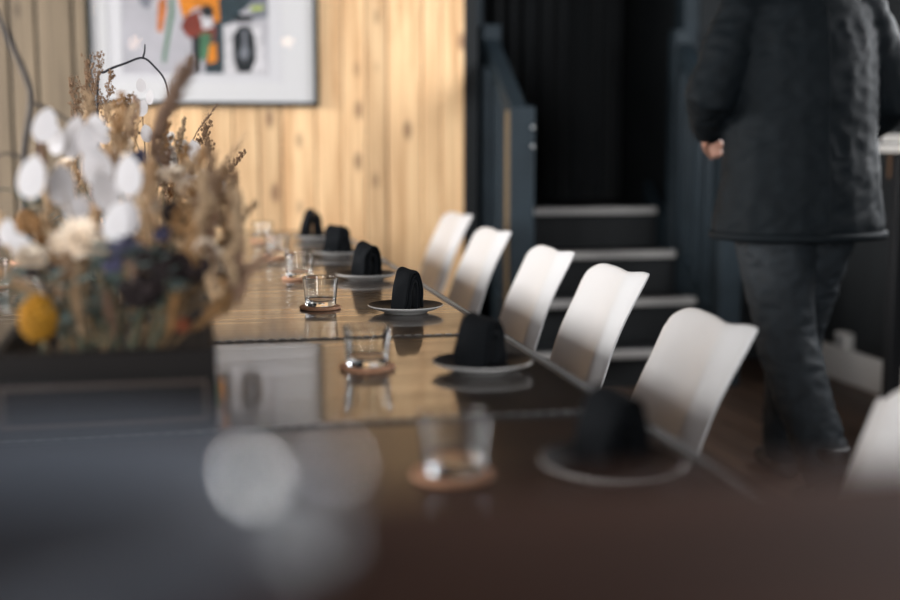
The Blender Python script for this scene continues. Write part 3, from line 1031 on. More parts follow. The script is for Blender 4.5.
pod_src = pod_dull = None
PODS = [  # head position, list of (offset, size, turn)
    ((-0.205, 1.76, 1.076), [((0, 0, 0), 0.058, 0.1)]),
    ((-0.171, 1.80, 1.064), [((0, 0, 0), 0.056, 1.6), ((0.016, 0.01, -0.036), 0.046, 0.4)]),
    ((-0.126, 1.84, 1.088), [((0, 0, 0), 0.060, 1.3), ((0.010, 0.0, -0.036), 0.054, 0.9), ((-0.012, 0.01, 0.036), 0.045, 1.8)]),
    ((-0.079, 1.75, 1.078), [((0, 0, 0), 0.056, 0.1)]),
    ((-0.094, 1.70, 1.019), [((0, 0, 0), 0.054, 0.0), ((0.012, 0.01, 0.004), 0.05, 0.3)]),
    ((-0.200, 1.90, 1.146), [((0, 0, 0), 0.050, 0.4), ((0.012, 0.02, -0.02), 0.045, -0.3)]),
    ((-0.163, 1.93, 1.129), [((0, 0, 0), 0.062, -0.2), ((0.03, 0.02, 0.012), 0.044, 0.7)]),
    ((0.014, 2.40, 1.102), [((0, 0, 0), 0.044, 0.1), ((-0.06, 0.02, -0.01), 0.034, 0.8)]),
    ((-0.150, 1.85, 1.03), [((0, 0, 0), 0.038, 1.8)]),
    ((-0.087, 2.60, 1.187), [((0, 0, 0), 0.034, 0.7), ((0.016, 0.0, 0.022), 0.030, -0.5), ((0.0, 0.0, 0.045), 0.028, 0.6), ((0.008, 0.0, -0.05), 0.036, 0.3)]),
    ((-0.154, 2.50, 1.134), [((0, 0, 0), 0.036, 0.5), ((-0.03, 0.0, 0.012), 0.036, -0.4), ((0.035, 0.0, -0.01), 0.036, 0.3), ((-0.045, 0.0, -0.008), 0.034, 0.2)]),
    ((0.033, 2.20, 1.031), [((0, 0, 0), 0.040, 0.2), ((0.022, 0.02, 0.012), 0.030, 0.5), ((-0.03, 0.0, 0.02), 0.035, 0.1)]),
    ((-0.220, 1.75, 0.983), [((0, 0, 0), 0.042, 0.3), ((-0.02, 0.01, 0.02), 0.036, 0.3)]),
    ((0.030, 1.80, 0.962), [((0, 0, 0), 0.036, 0.2)]),
]
for h, pods in PODS:
    root, path, tip = plant('honesty_stem', h, 'honesty stem with %s silvery oval %s %s' % (['', 'one', 'two', 'three', 'four'][len(pods)], 'pod' if len(pods) == 1 else 'pods',
                            'at the inlaid planter end' if h[1] < 1.78 else 'behind the first pods' if h[1] < 2.0 else 'in the far half of the planter'), 'dried flower', 'dried honesty stems in the planter', 0.0014)
    for (off, size, turn) in pods:
        if pod_src is None:
            pod_src = obj('pod', pod_mesh(), M_POD, root)
            p = pod_src
            for f in p.data.polygons: f.use_smooth = False
        else:
            p = inst(pod_src, root)
            if R.random() < 0.5 and size > 0.0445 and len(pods) > 1:
                if pod_dull is None:
                    pod_dull = pod_src.data.copy()
                    pod_dull.materials[0] = M_POD2
                p.data = pod_dull
        p.location = tip + Vector(off)
        p.rotation_euler = (R.uniform(-0.25, 0.25), R.uniform(-0.3, 0.3), turn * 0.6 - 0.5)
        p.scale = (size, size, size)

# --- round mustard heads (craspedia like)
def ball_head(r, n, fr, sq=(1, 1, 1)):
    bm = bmesh.new()
    blob(bm, (0, 0, 0), r * 0.93, 2, sq)
    for k in range(n):
        t = math.acos(1 - 2 * (k + 0.5) / n)
        f = PI * (1 + 5 ** 0.5) * k
        blob(bm, Vector((sq[0] * math.cos(f) * math.sin(t), sq[1] * math.sin(f) * math.sin(t), sq[2] * math.cos(t))) * r * 0.95, fr * R.uniform(0.8, 1.2), 1)
    return bm


for i, (h, r, m, lab) in enumerate([((-0.194, 1.668, 0.899), 0.0235, M_YELLOW, 'large mustard yellow ball flower low at the planter corner'),
                                    ((-0.241, 2.00, 1.001), 0.019, M_OCHRE, 'small ochre ball flower leaning over the planter edge'),
                                    ((-0.012, 1.68, 0.882), 0.010, mat('rust_floret', (0.22, 0.06, 0.025), 0.8), 'tiny rust red button flower low in the arrangement')]):
    root, path, tip = plant('button_flower', h, lab, 'dried flower', 'button flowers in the planter', 0.0016)
    o = obj('flower_head', ball_head(r, 110, r * 0.16, (1, 1, 1.3 if i == 0 else 1)), m, root)
    o.location = tip

# --- violet statice and dark wine clusters: many little florets
def cluster(r, n, fr, squash=0.75):
    bm = bmesh.new()
    for k in range(n):
        v = Vector((R.gauss(0, 1), R.gauss(0, 1), R.gauss(0, 1))).normalized() * r * R.uniform(0.35, 1.0)
        v.z *= squash
        blob(bm, v, fr * R.uniform(0.6, 1.3), 1, (1, 1, R.uniform(0.5, 1.0)), rrot())
    return bm


for h, r in [((-0.084, 1.70, 0.987), 0.021), ((-0.072, 1.72, 0.972), 0.024), ((-0.038, 1.78, 0.997), 0.014), ((-0.100, 1.72, 0.962), 0.020), ((-0.15, 2.3, 1.09), 0.018), ((-0.075, 2.0, 1.10), 0.016), ((-0.05, 2.35, 1.09), 0.012)]:
    root, path, tip = plant('statice_stem', h, 'violet blue statice cluster among the white pods', 'dried flower', 'violet statice in the planter', 0.0018, M_GREENSTEM)
    o = obj('flower_head', cluster(r, 70, r * 0.22), M_VIOLET, root)
    o.location = tip
for h, r in [((-0.040, 1.69, 0.960), 0.036), ((-0.005, 1.72, 0.952), 0.032), ((-0.066, 1.68, 0.928), 0.030), ((-0.203, 1.70, 0.955), 0.010), ((-0.175, 1.69, 0.960), 0.010), ((-0.02, 1.9, 1.02), 0.022)]:
    root, path, tip = plant('wine_flower', h, 'very dark wine coloured dried flower cluster', 'dried flower', 'dark wine flowers in the planter', 0.002, M_GREENSTEM)
    o = obj('flower_head', cluster(r, 80, r * 0.24), M_WINE, root)
    o.location = tip

# --- cream and white strawflowers: layered petals round a brown centre
def petal(bm, L, w, base, tilt, ang):
    pts = [(0, 0), (0.35, 0.8), (0.75, 1.0), (1.0, 0.45)]
    M = Matrix.Rotation(ang, 4, 'Z') @ Matrix.Translation((0, base, 0)) @ Matrix.Rotation(tilt, 4, 'X')
    Lv = [bm.verts.new(M @ Vector((-w * b * 0.5, L * a, 0.12 * L * a * a))) for a, b in pts]
    Rv = [bm.verts.new(M @ Vector((w * b * 0.5 + 1e-5, L * a, 0.12 * L * a * a))) for a, b in pts]
    for k in range(3):
        bm.faces.new((Lv[k], Rv[k], Rv[k + 1], Lv[k + 1]))


straw_src = {}


def straw(h, r, white, look):
    root, path, tip = plant('strawflower', h, ('white' if white else 'cream') + ' papery strawflower with layered petals', 'dried flower', ('white' if white else 'cream') + ' strawflowers in the planter', 0.0015)
    key = white
    if key not in straw_src:
        bm = bmesh.new()
        for ring, (n, L, t) in enumerate(((16, 1.0, 0.25), (14, 0.85, 0.6), (12, 0.66, 0.95), (9, 0.45, 1.25))):
            for k in range(n):
                petal(bm, L * R.uniform(0.9, 1.05), 0.38 * L, 0.05, t, 2 * PI * (k + 0.5 * ring) / n)
        p = obj('petals', bm, M_WHITEP if white else M_CREAM, root)
        bm = bmesh.new()
        blob(bm, (0, 0, 0.18), 0.2, 2, (1, 1, 0.6))
        c = obj('flower_centre', bm, M_BROWNC, root)
        straw_src[key] = (p, c)
    else:
        p, c = (inst(o, root) for o in straw_src[key])
    for o in (p, c):
        o.location = tip
        o.scale = (r, r, r)
        o.rotation_euler = look
    return root


for h, r in [((-0.143, 1.73, 0.994), 0.030), ((-0.160, 1.74, 0.984), 0.026), ((-0.128, 1.72, 0.985), 0.022), ((0.034, 1.78, 0.956), 0.026), ((0.043, 1.80, 0.935), 0.024), ((0.02, 1.76, 0.975), 0.018), ((-0.205, 1.72, 0.968), 0.024),
             ((-0.20, 2.2, 1.08), 0.02), ((-0.11, 2.3, 1.11), 0.02), ((-0.05, 2.1, 1.06), 0.022), ((0.025, 2.00, 1.024), 0.022), ((0.0, 2.05, 1.045), 0.022), ((0.045, 1.95, 1.0), 0.018), ((-0.06, 1.85, 1.03), 0.022), ((-0.02, 1.95, 1.07), 0.020)]:
    straw(h, r, False, (R.uniform(0.5, 1.3), R.uniform(-0.4, 0.4), R.uniform(-0.5, 0.5)))
for h, r in [((-0.042, 2.5, 1.101), 0.020), ((-0.036, 2.5, 1.124), 0.018), ((-0.030, 2.5, 1.086), 0.018), ((0.02, 2.3, 1.045), 0.022), ((-0.19, 2.5, 1.14), 0.018), ((-0.205, 2.45, 1.13), 0.02), ((-0.14, 2.45, 1.135), 0.016), ((-0.01, 2.5, 1.11), 0.016), ((0.03, 2.2, 1.06), 0.018)]:
    straw(h, r, True, (R.uniform(0.5, 1.3), R.uniform(-0.4, 0.4), R.uniform(-0.5, 0.5)))

# --- feathery plumes
def plume(base, tip, r, n, material, label, group, root_pt=None):
    base, tip = Vector(base), Vector(tip)
    root, path, b = plant('grass_plume', base, label, 'dried grass', group, 0.0016)
    d = tip + base * 0 - base
    bm = bmesh.new()
    ax = d.normalized()
    u, v = ring_frame(Vector((0, 0, 0)), ax)
    tube(bm, [b, b + d], [0.0014, 0.0004], 5)
    for k in range(n):
        t = R.random()
        a = R.uniform(0, 2 * PI)
        rr = r * (math.sin(PI * min(1, t * 0.9 + 0.12)) ** 0.7)
        p = b + d * t
        out = (u * math.cos(a) + v * math.sin(a)) * rr * R.uniform(0.5, 1) + ax * rr * R.uniform(0.8, 1.8)
        side = out.cross(ax).normalized() * R.uniform(0.0004, 0.0010)
        q = p + out
        v0, v1, v2 = bm.verts.new(p - side * 0.5), bm.verts.new(p + out * 0.6 + side), bm.verts.new(q)
        v3 = bm.verts.new(p + out * 0.6 - side)
        bm.faces.new((v0, v1, v2, v3))
    obj('plume', bm, material, root)


def W(x, y, z): return (x, y, z)


BR, TN = 'feathery brown grass plume rising from the arrangement', 'feathery pale tan grass plume spreading sideways from the arrangement'
for a, b, r, n, m in [((-0.057, 2.02, 1.118), (0.014, 2.04, 1.258), 0.030, 620, M_PLUME), ((-0.060, 2.05, 1.10), (-0.02, 2.05, 1.205), 0.016, 340, M_PLUME),
                      ((0.024, 1.90, 1.052), (0.091, 1.95, 1.138), 0.012, 160, M_TAN), ((0.0, 1.92, 1.035), (0.07, 1.97, 1.10), 0.014, 200, M_TAN),
                      ((0.027, 1.72, 0.903), (0.118, 1.78, 0.971), 0.018, 420, M_PLUME), ((0.01, 1.73, 0.880), (0.075, 1.74, 0.925), 0.018, 360, M_PLUME),
                      ((0.0, 1.85, 1.02), (0.045, 1.9, 1.07), 0.022, 300, M_PLUME), ((-0.02, 2.0, 1.07), (0.03, 2.0, 1.11), 0.020, 260, M_TAN),
                      ((0.02, 2.6, 1.14), (0.065, 2.62, 1.20), 0.007, 120, M_PLUME), ((-0.10, 2.45, 1.10), (-0.085, 2.45, 1.20), 0.010, 200, M_TAN),
                      ((-0.18, 1.75, 0.90), (-0.26, 1.73, 0.96), 0.020, 300, M_TAN), ((0.0, 1.70, 0.87), (0.045, 1.71, 0.91), 0.020, 300, M_OCHRE),
                      ((-0.06, 1.85, 1.0), (-0.05, 1.85, 1.10), 0.022, 360, M_TAN), ((-0.02, 1.9, 0.98), (0.02, 1.92, 1.06), 0.022, 360, M_TAN), ((-0.005, 1.80, 0.97), (0.03, 1.82, 1.04), 0.022, 360, M_TAN),
                      ((-0.12, 2.0, 1.02), (-0.12, 2.0, 1.12), 0.022, 300, M_TAN), ((-0.14, 1.69, 0.865), (-0.15, 1.68, 0.94), 0.016, 300, M_TAN), ((-0.03, 1.68, 0.865), (-0.02, 1.68, 0.92), 0.018, 300, M_OCHRE),
                      ((-0.10, 1.69, 0.865), (-0.11, 1.68, 0.93), 0.016, 260, M_PLUME), ((-0.06, 2.1, 1.03), (-0.05, 2.12, 1.12), 0.022, 300, M_PLUME)]:
    plume(a, b, r, n, m, BR if m is M_PLUME else TN if m is M_TAN else 'ochre feathery plume low at the planter corner', {M_PLUME: 'brown', M_TAN: 'tan', M_OCHRE: 'ochre'}[m] + ' grass plumes in the planter')

# --- sage foliage: stems with single leaves
leaf_src = None
for k in range(26):
    x = R.uniform(QX0 - 0.03, QX1 + 0.01)
    y = R.choice((1.67, 1.70, 1.75, 1.85, 2.0, 2.3, 2.6))
    z = R.uniform(0.90, 1.0) if y < 1.8 else R.uniform(0.96, 1.06)
    if k < 8:
        x = R.uniform(-0.29, -0.20)
    root, path, tip = plant('sage_sprig', (x, y, z), 'grey green leafy sprig in the lower arrangement', 'dried foliage', 'grey green leafy sprigs in the planter', 0.0016, M_GREENSTEM)
    for j in range(9):
        t = 0.35 + 0.65 * j / 8
        p = path[min(int(t * (len(path) - 1)), len(path) - 1)]
        if leaf_src is None:
            bm = bmesh.new()
            o_ = [(0, 0), (0.28, 0.25), (0.34, 0.55), (0.22, 0.85), (0, 1.0), (-0.22, 0.85), (-0.34, 0.55), (-0.28, 0.25)]
            top = [bm.verts.new((a, b, 0.10 * abs(a) - 0.12 * b * b + 0.008)) for a, b in o_]
            bot = [bm.verts.new((a, b, 0.10 * abs(a) - 0.12 * b * b - 0.008)) for a, b in o_]
            for q in (top, list(reversed(bot))):
                bm.faces.new((q[0], q[1], q[2], q[3], q[4], q[5], q[6], q[7]))
            for i in range(8):
                bm.faces.new((top[i], bot[i], bot[(i + 1) % 8], top[(i + 1) % 8]))
            leaf_src = obj('leaf', bm, M_LEAF, root, smooth=False)
            o = leaf_src
        else:
            o = inst(leaf_src, root)
        s = R.uniform(0.020, 0.036)
        o.location = p
        o.scale = (s, s, s)
        o.rotation_euler = (R.uniform(-0.2, 0.9), R.uniform(-0.5, 0.5), R.uniform(0, 2 * PI))

# --- branching seed sprays, fine and brown
def spray(head, h, n, material, label, group, seeds=0.0022, lean=(0, 0)):
    head = Vector(head)
    root, path, tip = plant('seed_spray', head, label, 'dried grass', group, 0.0012)
    bm = bmesh.new()
    top = tip + Vector((lean[0], lean[1], h))
    for k in range(n):
        t = k / n
        p = tip.lerp(top, t)
        a = R.uniform(0, 2 * PI)
        l = h * 0.30 * (1 - 0.6 * t) * R.uniform(0.6, 1.2)
        q = p + Vector((math.cos(a) * l * 0.6, math.sin(a) * l * 0.6, l))
        tube(bm, [p, q], [0.0006, 0.0004], 3)
        for j in range(5):
            c = p.lerp(q, 0.25 + 0.75 * j / 4) + Vector((R.uniform(-1, 1), R.uniform(-1, 1), R.uniform(-1, 1))) * 0.003
            blob(bm, c, seeds * R.uniform(0.6, 1.2), 1, (1, 1, 1.3))
    tube(bm, [tip, top], [0.001, 0.0005], 5)
    obj('seed_head', bm, material, root)


SL = 'brown seed spray with tiny seeds standing tall against the picture'
for hd, h, n, ln in [((-0.200, 2.62, 1.15), 0.13, 28, (0.010, 0)), ((-0.185, 2.60, 1.16), 0.13, 26, (0.02, 0)), ((-0.205, 2.58, 1.13), 0.11, 24, (-0.015, 0)), ((-0.165, 2.66, 1.14), 0.12, 26, (0.015, 0)),
                     ((-0.140, 2.6, 1.12), 0.09, 20, (0.03, 0)), ((-0.190, 2.64, 1.12), 0.10, 24, (0.0, 0)), ((-0.10, 2.6, 1.12), 0.09, 20, (-0.02, 0))]:
    spray(hd, h, n, M_SEED, SL, 'tall brown seed sprays in the planter', lean=ln)
for k in range(88):
    y = R.uniform(1.68, 2.6)
    x = R.uniform(-0.25, 0.05) * (1 if y < 2.2 else 0.9)
    top = 0.98 + 0.16 * min(1, (y - 1.66) / 0.5)
    z = R.uniform(0.90, top)
    mm, cn = R.choice(((M_SEED, 'dark brown'), (M_TAN, 'pale tan'), (M_TAN, 'pale tan'), (M_PLUME, 'dusty brown'), (M_OCHRE, 'ochre')))
    if k >= 64:                                      # bushy growth hanging over the side of the box
        x, y = R.uniform(0.02, 0.085), R.uniform(1.70, 1.95)
        z = R.uniform(0.88, 1.03)
    spray((x, y, z), R.uniform(0.05, 0.10) * (0.7 if k >= 64 else 1), 18, mm, cn + ' bushy seed spray filling the arrangement', cn + ' seed sprays in the planter', 0.003, (R.uniform(-0.02, 0.02), 0))
for hd, ln in [((0.02, 2.62, 1.10), (0.03, 0)), ((0.045, 2.6, 1.09), (-0.01, 0)), ((0.03, 2.2, 1.03), (0.04, 0)), ((0.05, 2.3, 1.02), (0.03, 0)), ((0.05, 1.9, 0.97), (0.05, 0)), ((0.07, 2.62, 1.04), (0.05, 0))]:
    spray(hd, 0.06, 14, M_SEED, 'open seed spray leaning out over the table on the chair side', 'seed sprays leaning over the table', 0.0024, ln)

# --- bare twigs
def twig(name, pts, r0, r1, material, label, sides=()):
    root = empty(name, pts[0], 0, label, 'twig')
    o = Vector(pts[0])
    bm = bmesh.new()
    P = catmull([Vector(p) - o for p in pts], 5)
    tube(bm, P, [r0 + (r1 - r0) * i / (len(P) - 1) for i in range(len(P))], 7)
    obj('stem', bm, material, root)
    for q, r in sides:
        bm = bmesh.new()
        P = catmull([Vector(p) - o for p in q], 4)
        tube(bm, P, [r * (1 - 0.5 * i / (len(P) - 1)) for i in range(len(P))], 6)
        obj('side_shoot', bm, material, root)


twig('bare_twig', [(-0.155, 2.62, SOILZ - 0.01), (-0.175, 2.66, 1.02), (-0.176, 2.68, 1.235), (-0.160, 2.68, 1.262), (-0.120, 2.69, 1.280), (-0.085, 2.70, 1.292), (-0.060, 2.70, 1.272), (-0.042, 2.70, 1.247), (-0.035, 2.70, 1.21)], 0.0030, 0.0018, M_TWIG,
     'thin dark bare twig arching in front of the picture', [([(-0.085, 2.70, 1.292), (-0.081, 2.70, 1.306), (-0.080, 2.70, 1.320)], 0.0024)])
twig('bare_branch', [(-0.20, 1.98, SOILZ - 0.01), (-0.245, 2.03, 0.98), (-0.249, 2.05, 1.095), (-0.235, 2.05, 1.184), (-0.242, 2.05, 1.225), (-0.275, 2.05, 1.307), (-0.31, 2.06, 1.38)], 0.0058, 0.0050, M_GREYTWIG,
     'grey bare branch forking at the planter corner', [([(-0.235, 2.05, 1.184), (-0.193, 2.05, 1.164), (-0.150, 2.06, 1.13)], 0.0035), ([(-0.249, 2.05, 1.095), (-0.275, 2.05, 1.105), (-0.31, 2.05, 1.09)], 0.003)])

# ------------------------------------------------------------------ standing counter the photographer looks over
CZ = 0.982
ct = empty('standing_counter', (0.1, 0.15, 0), 0, 'brown wooden standing counter in the foreground', 'counter')
wbx('countertop', (-0.65, -0.22, CZ - 0.04), (0.95, 0.505, CZ), M_COUNTER, ct, 0.004)
for sx in (-0.60, 0.85):
    for sy in (-0.17, 0.40):
        wbx('leg', (sx, sy, 0), (sx + 0.05, sy + 0.05, CZ - 0.04), M_TABLEBASE, ct, 0.003)
wbx('apron', (-0.60, 0.42, CZ - 0.11), (0.90, 0.44, CZ - 0.04), M_COUNTER, ct)
wbx('apron', (-0.60, -0.16, CZ - 0.11), (0.90, -0.14, CZ - 0.04), M_COUNTER, ct)
bw = empty('serving_bowl', (-0.062, 0.375, CZ + 0.0005), 0, 'blue grey glazed bowl standing on the foreground counter', 'bowl')
bm = bmesh.new()
lathe(bm, [(0, 0.003), (0.040, 0.003), (0.042, 0), (0.047, 0), (0.050, 0.004), (0.080, 0.018), (0.100, 0.034), (0.1035, 0.042), (0.102, 0.0435), (0.0995, 0.0425), (0.096, 0.036), (0.075, 0.021), (0.045, 0.009), (0, 0.008)], 56)
obj('body', bm, mat('blue_grey_glaze', (0.085, 0.095, 0.115), 0.35, coat=0.3), bw)

shk = empty('salt_shaker', (0.033, 0.425, CZ - 0.0000), 0, 'small salt shaker with round polished steel top on the foreground counter', 'salt shaker')
bm = bmesh.new()
lathe(bm, [(0, 0), (0.015, 0), (0.0165, 0.002), (0.0150, 0.010), (0, 0.010)], 32)
obj('base', bm, M_STEEL, shk)
bm = bmesh.new()
lathe(bm, [(0, 0.0085)] + [(0.019 * math.sin(t), 0.026 - 0.019 * math.cos(t)) for t in [0.45 + (PI - 0.45) * k / 20 for k in range(20)]] + [(0, 0.045)], 40)
obj('dome', bm, mat('polished_steel', (0.62, 0.63, 0.65), 0.06, metallic=1.0), shk)

# ------------------------------------------------------------------ bar table against the right wall
bt = empty('bar_table', (2.8, 4.0, 0), 0, 'tall bar table with white top and brown apron beside the right wall', 'table')
wbx('tabletop', (2.66, 3.55, 1.07), (RW - 0.03, 4.52, 1.10), M_WHITEPAINT, bt, 0.004)
wbx('apron', (2.69, 4.455, 0.97), (RW - 0.05, 4.48, 1.07), mat('brown_apron', (0.10, 0.055, 0.03), 0.5), bt)
wbx('apron', (2.69, 3.60, 0.97), (RW - 0.05, 3.625, 1.07), mat('brown_apron', (0.10, 0.055, 0.03), 0.5), bt)
for sx in (2.69, RW - 0.10):
    for sy in (4.40, 3.63):
        wbx('leg', (sx, sy, 0), (sx + 0.055, sy + 0.055, 1.07), M_BLACKMETAL, bt, 0.003)
sk = empty('wall_socket', (RW - 0.022, 5.22, 0.155), 0, 'small white socket box on the white skirting of the right wall', 'socket')
wbx('box', (RW - 0.05, 5.17, 0.156), (RW - 0.001, 5.27, 0.235), M_WHITEPAINT, sk, 0.006)
wbx('face_plate', (RW - 0.054, 5.185, 0.168), (RW - 0.05, 5.255, 0.222), mat('grey_plate', (0.35, 0.35, 0.35), 0.5), sk, 0.001)

# ------------------------------------------------------------------ person walking away
M_SKIN = mat('skin', (0.58, 0.30, 0.21), 0.5, sub=0.1)
M_JACKET = mat('dark_denim_jacket', (0.0048, 0.0076, 0.0100), 0.7, noise_amt=0.15, noise_scale=25, bump=0.15, bump_scale=180, spec=0.18)
M_JEANS = mat('dark_jeans', (0.009, 0.0135, 0.018), 0.75, noise_amt=0.3, noise_scale=30, bump=0.2, bump_scale=260)
M_BOOT = mat('black_boot', (0.010, 0.010, 0.011), 0.5)
M_HAIR = mat('dark_hair', (0.02, 0.013, 0.009), 0.6, noise_amt=0.3, noise_scale=60)
PXc, PYc = 1.835, 3.55
person = empty('person', (PXc, PYc, 0), 0, 'person in a dark jacket and dark jeans walking away beside the stairs', 'person')
person.scale = (1.0, 1.0, 1.035)


def remesh(name, parts, voxel, material, wrinkle=0.0, wscale=6.0, smooth_it=2, cut=None):
    """one continuous surface from overlapping lofts; parts: list of (points, radii)"""
    bm = bmesh.new()
    for pts, rad in parts:
        tube(bm, pts, rad, 20, True, None)
    o = obj(name, bm, material, person)
    md = o.modifiers.new('r', 'REMESH'); md.mode = 'VOXEL'; md.voxel_size = voxel
    md = o.modifiers.new('s', 'SMOOTH'); md.factor = 0.5; md.iterations = smooth_it
    apply_mods(o)
    o.data.materials.clear(); o.data.materials.append(material)
    if wrinkle:
        for v in o.data.vertices:
            p = v.co
            n1 = noise.noise(Vector((p.x * wscale * 0.8, p.y * wscale * 0.8, p.z * wscale * 1.7)))
            n2 = noise.noise(Vector((p.x * wscale * 2.1 + p.z * 5, p.y * wscale * 2.1, p.z * wscale * 4.5 - p.x * 6)))
            ridge = 1 - abs(n2) * 2.2
            v.co += v.normal * wrinkle * (0.6 * n1 + 0.7 * ridge - 0.3)
    return o


# joints, local to the person's root (x right, y ahead, z up); left foot trails, right foot leads
hipL, hipR = (-0.095, 0.0, 0.90), (0.095, 0.02, 0.90)
kneeL, kneeR = (-0.055, -0.06, 0.49), (0.075, 0.13, 0.50)
ankL, ankR = (-0.010, -0.275, 0.125), (0.085, 0.20, 0.085)
shL, shR = (-0.192, 0.01, 1.46), (0.192, 0.01, 1.46)
elL, elR = (-0.315, -0.03, 1.20), (0.315, -0.01, 1.19)
wrL, wrR = (-0.225, 0.17, 1.115), (0.27, 0.20, 1.10)


def lerp(a, b, t): return tuple(a[i] + (b[i] - a[i]) * t for i in range(3))


def limb(a, b, r0, rm, r1):
    return ([a, lerp(a, b, 0.3), lerp(a, b, 0.65), b], [r0, rm, (rm + r1) / 2, r1])


def hand_parts(w, fdir, side, palm_n):
    w, f, s, n = Vector(w), Vector(fdir).normalized(), Vector(side).normalized(), Vector(palm_n).normalized()
    out = [([w - f * 0.03, w + f * 0.02, w + f * 0.055, w + f * 0.085], [(0.026, 0.021), (0.034, 0.018), (0.041, 0.016), (0.037, 0.013)])]
    out = [([w - f * 0.04, w + f * 0.01, w + f * 0.05, w + f * 0.088], [0.025, 0.026, 0.027, 0.022])]
    for k, L in enumerate((0.068, 0.078, 0.073, 0.056)):
        b = w + f * 0.075 + s * (0.027 - 0.018 * k)
        out.append(([b - f * 0.03, b, b + f * L * 0.42 + n * L * 0.12, b + f * L * 0.70 + n * L * 0.42, b + f * L * 0.78 + n * L * 0.72], [0.0105, 0.0098, 0.0092, 0.0085, 0.007]))
    t = w + f * 0.02 + s * 0.026
    out.append(([w + f * 0.005, t, t + f * 0.030 + s * 0.018 + n * 0.010, t + f * 0.055 + s * 0.014 + n * 0.024], [0.014, 0.013, 0.011, 0.008]))
    return out


fL = Vector(wrL) - Vector(elL); fR = Vector(wrR) - Vector(elR)
body_parts = [
    ([(0, 0.01, 0.80), (0, 0.01, 0.90), (0, 0.0, 1.02), (0, 0.0, 1.15), (0, 0.0, 1.30), (0, 0.0, 1.42), (0, 0.01, 1.49), (0, 0.02, 1.53)],
     [(0.13, 0.09), (0.165, 0.11), (0.15, 0.10), (0.14, 0.095), (0.165, 0.11), (0.165, 0.095), (0.105, 0.07), (0.055, 0.055)]),
    ([(0, 0.015, 1.46), (0, 0.03, 1.55), (0, 0.045, 1.62)], [0.062, 0.056, 0.058]),
    ([(0, 0.055, 1.575), (0, 0.06, 1.62), (0, 0.055, 1.68), (0, 0.05, 1.74), (0, 0.045, 1.79), (0, 0.045, 1.815)], [(0.045, 0.06), (0.064, 0.085), (0.073, 0.095), (0.075, 0.097), (0.058, 0.075), (0.025, 0.03)]),
    ([(0, 0.14, 1.665), (0, 0.162, 1.645), (0, 0.15, 1.635)], [0.010, 0.013, 0.010]),
    ([(-0.072, 0.05, 1.66), (-0.085, 0.04, 1.68), (-0.078, 0.045, 1.70)], [0.009, 0.012, 0.008]),
    ([(0.072, 0.05, 1.66), (0.085, 0.04, 1.68), (0.078, 0.045, 1.70)], [0.009, 0.012, 0.008]),
    limb((-0.12, 0.0, 1.44), shL, 0.05, 0.05, 0.045), limb((0.12, 0.0, 1.44), shR, 0.05, 0.05, 0.045),
    limb(shL, elL, 0.045, 0.047, 0.040), limb(shR, elR, 0.045, 0.047, 0.040),
    limb(elL, wrL, 0.040, 0.040, 0.027), limb(elR, wrR, 0.040, 0.040, 0.027),
    limb(hipL, kneeL, 0.085, 0.075, 0.055), limb(hipR, kneeR, 0.085, 0.075, 0.055),
    limb(kneeL, ankL, 0.055, 0.052, 0.036), limb(kneeR, ankR, 0.055, 0.052, 0.036),
    ([ankL, (-0.015, -0.22, 0.075), (-0.02, -0.17, 0.045)], [0.036, 0.030, 0.018]), ([ankR, (0.09, 0.26, 0.045), (0.095, 0.33, 0.034)], [0.036, 0.030, 0.018]),
] + hand_parts(wrL, fL, (0.5, 0, 0.8), (0.6, 0.1, -0.5)) + hand_parts(wrR, fR, (-0.5, 0, 0.8), (-0.6, 0.1, -0.5))
remesh('body', body_parts, 0.0065, M_SKIN, 0, smooth_it=3)

# hair cap
remesh('hair', [([(0, 0.02, 1.60), (0, 0.015, 1.66), (0, 0.025, 1.74), (0, 0.04, 1.80), (0, 0.045, 1.83)], [(0.055, 0.05), (0.076, 0.085), (0.082, 0.100), (0.066, 0.084), (0.03, 0.035)])], 0.01, M_HAIR, 0.006, 14)

# jeans: two legs joined at the seat, creased behind the knees
def trouser(h, k, a):
    return [(h[0] * 0.7, h[1], 0.97), h, lerp(h, k, 0.35), lerp(h, k, 0.75), k, lerp(k, a, 0.25), lerp(k, a, 0.6), lerp(k, a, 1.03)]


jr = [(0.12, 0.12), (0.125, 0.125), 0.116, 0.098, 0.090, 0.088, 0.080, 0.073]
remesh('jeans', [(trouser(hipL, kneeL, ankL), jr), (trouser(hipR, kneeR, ankR), jr), ([(0, 0.01, 0.80), (0, 0.01, 0.9), (0, 0.01, 1.02)], [(0.09, 0.09), (0.17, 0.13), (0.16, 0.12)])], 0.011, M_JEANS, 0.008, 7)

# jacket: straight cut, hem at the top of the thighs, sleeves to the wrist
jt = ([(0.0, -0.005, 0.795), (0.0, -0.005, 0.83), (0.0, -0.005, 0.95), (0.0, -0.005, 1.10), (0.0, -0.003, 1.25), (0.0, 0.0, 1.38), (0.0, 0.0, 1.46), (0.0, 0.005, 1.505), (0.0, 0.02, 1.535)],
      [(0.272, 0.19), (0.275, 0.195), (0.252, 0.182), (0.240, 0.170), (0.236, 0.168), (0.230, 0.150), (0.205, 0.125), (0.135, 0.098), (0.078, 0.075)])
cufL, cufR = lerp(elL, wrL, 0.93), lerp(elR, wrR, 0.93)
sl = lambda a, e, c: ([lerp((0, 0, 1.45), a, 0.6), a, lerp(a, e, 0.45), e, lerp(e, c, 0.5), c], [0.070, 0.078, 0.080, 0.074, 0.066, 0.058])
jk = remesh('jacket', [jt, sl(shL, elL, cufL), sl(shR, elR, cufR)], 0.011, M_JACKET, 0.0065, 7)
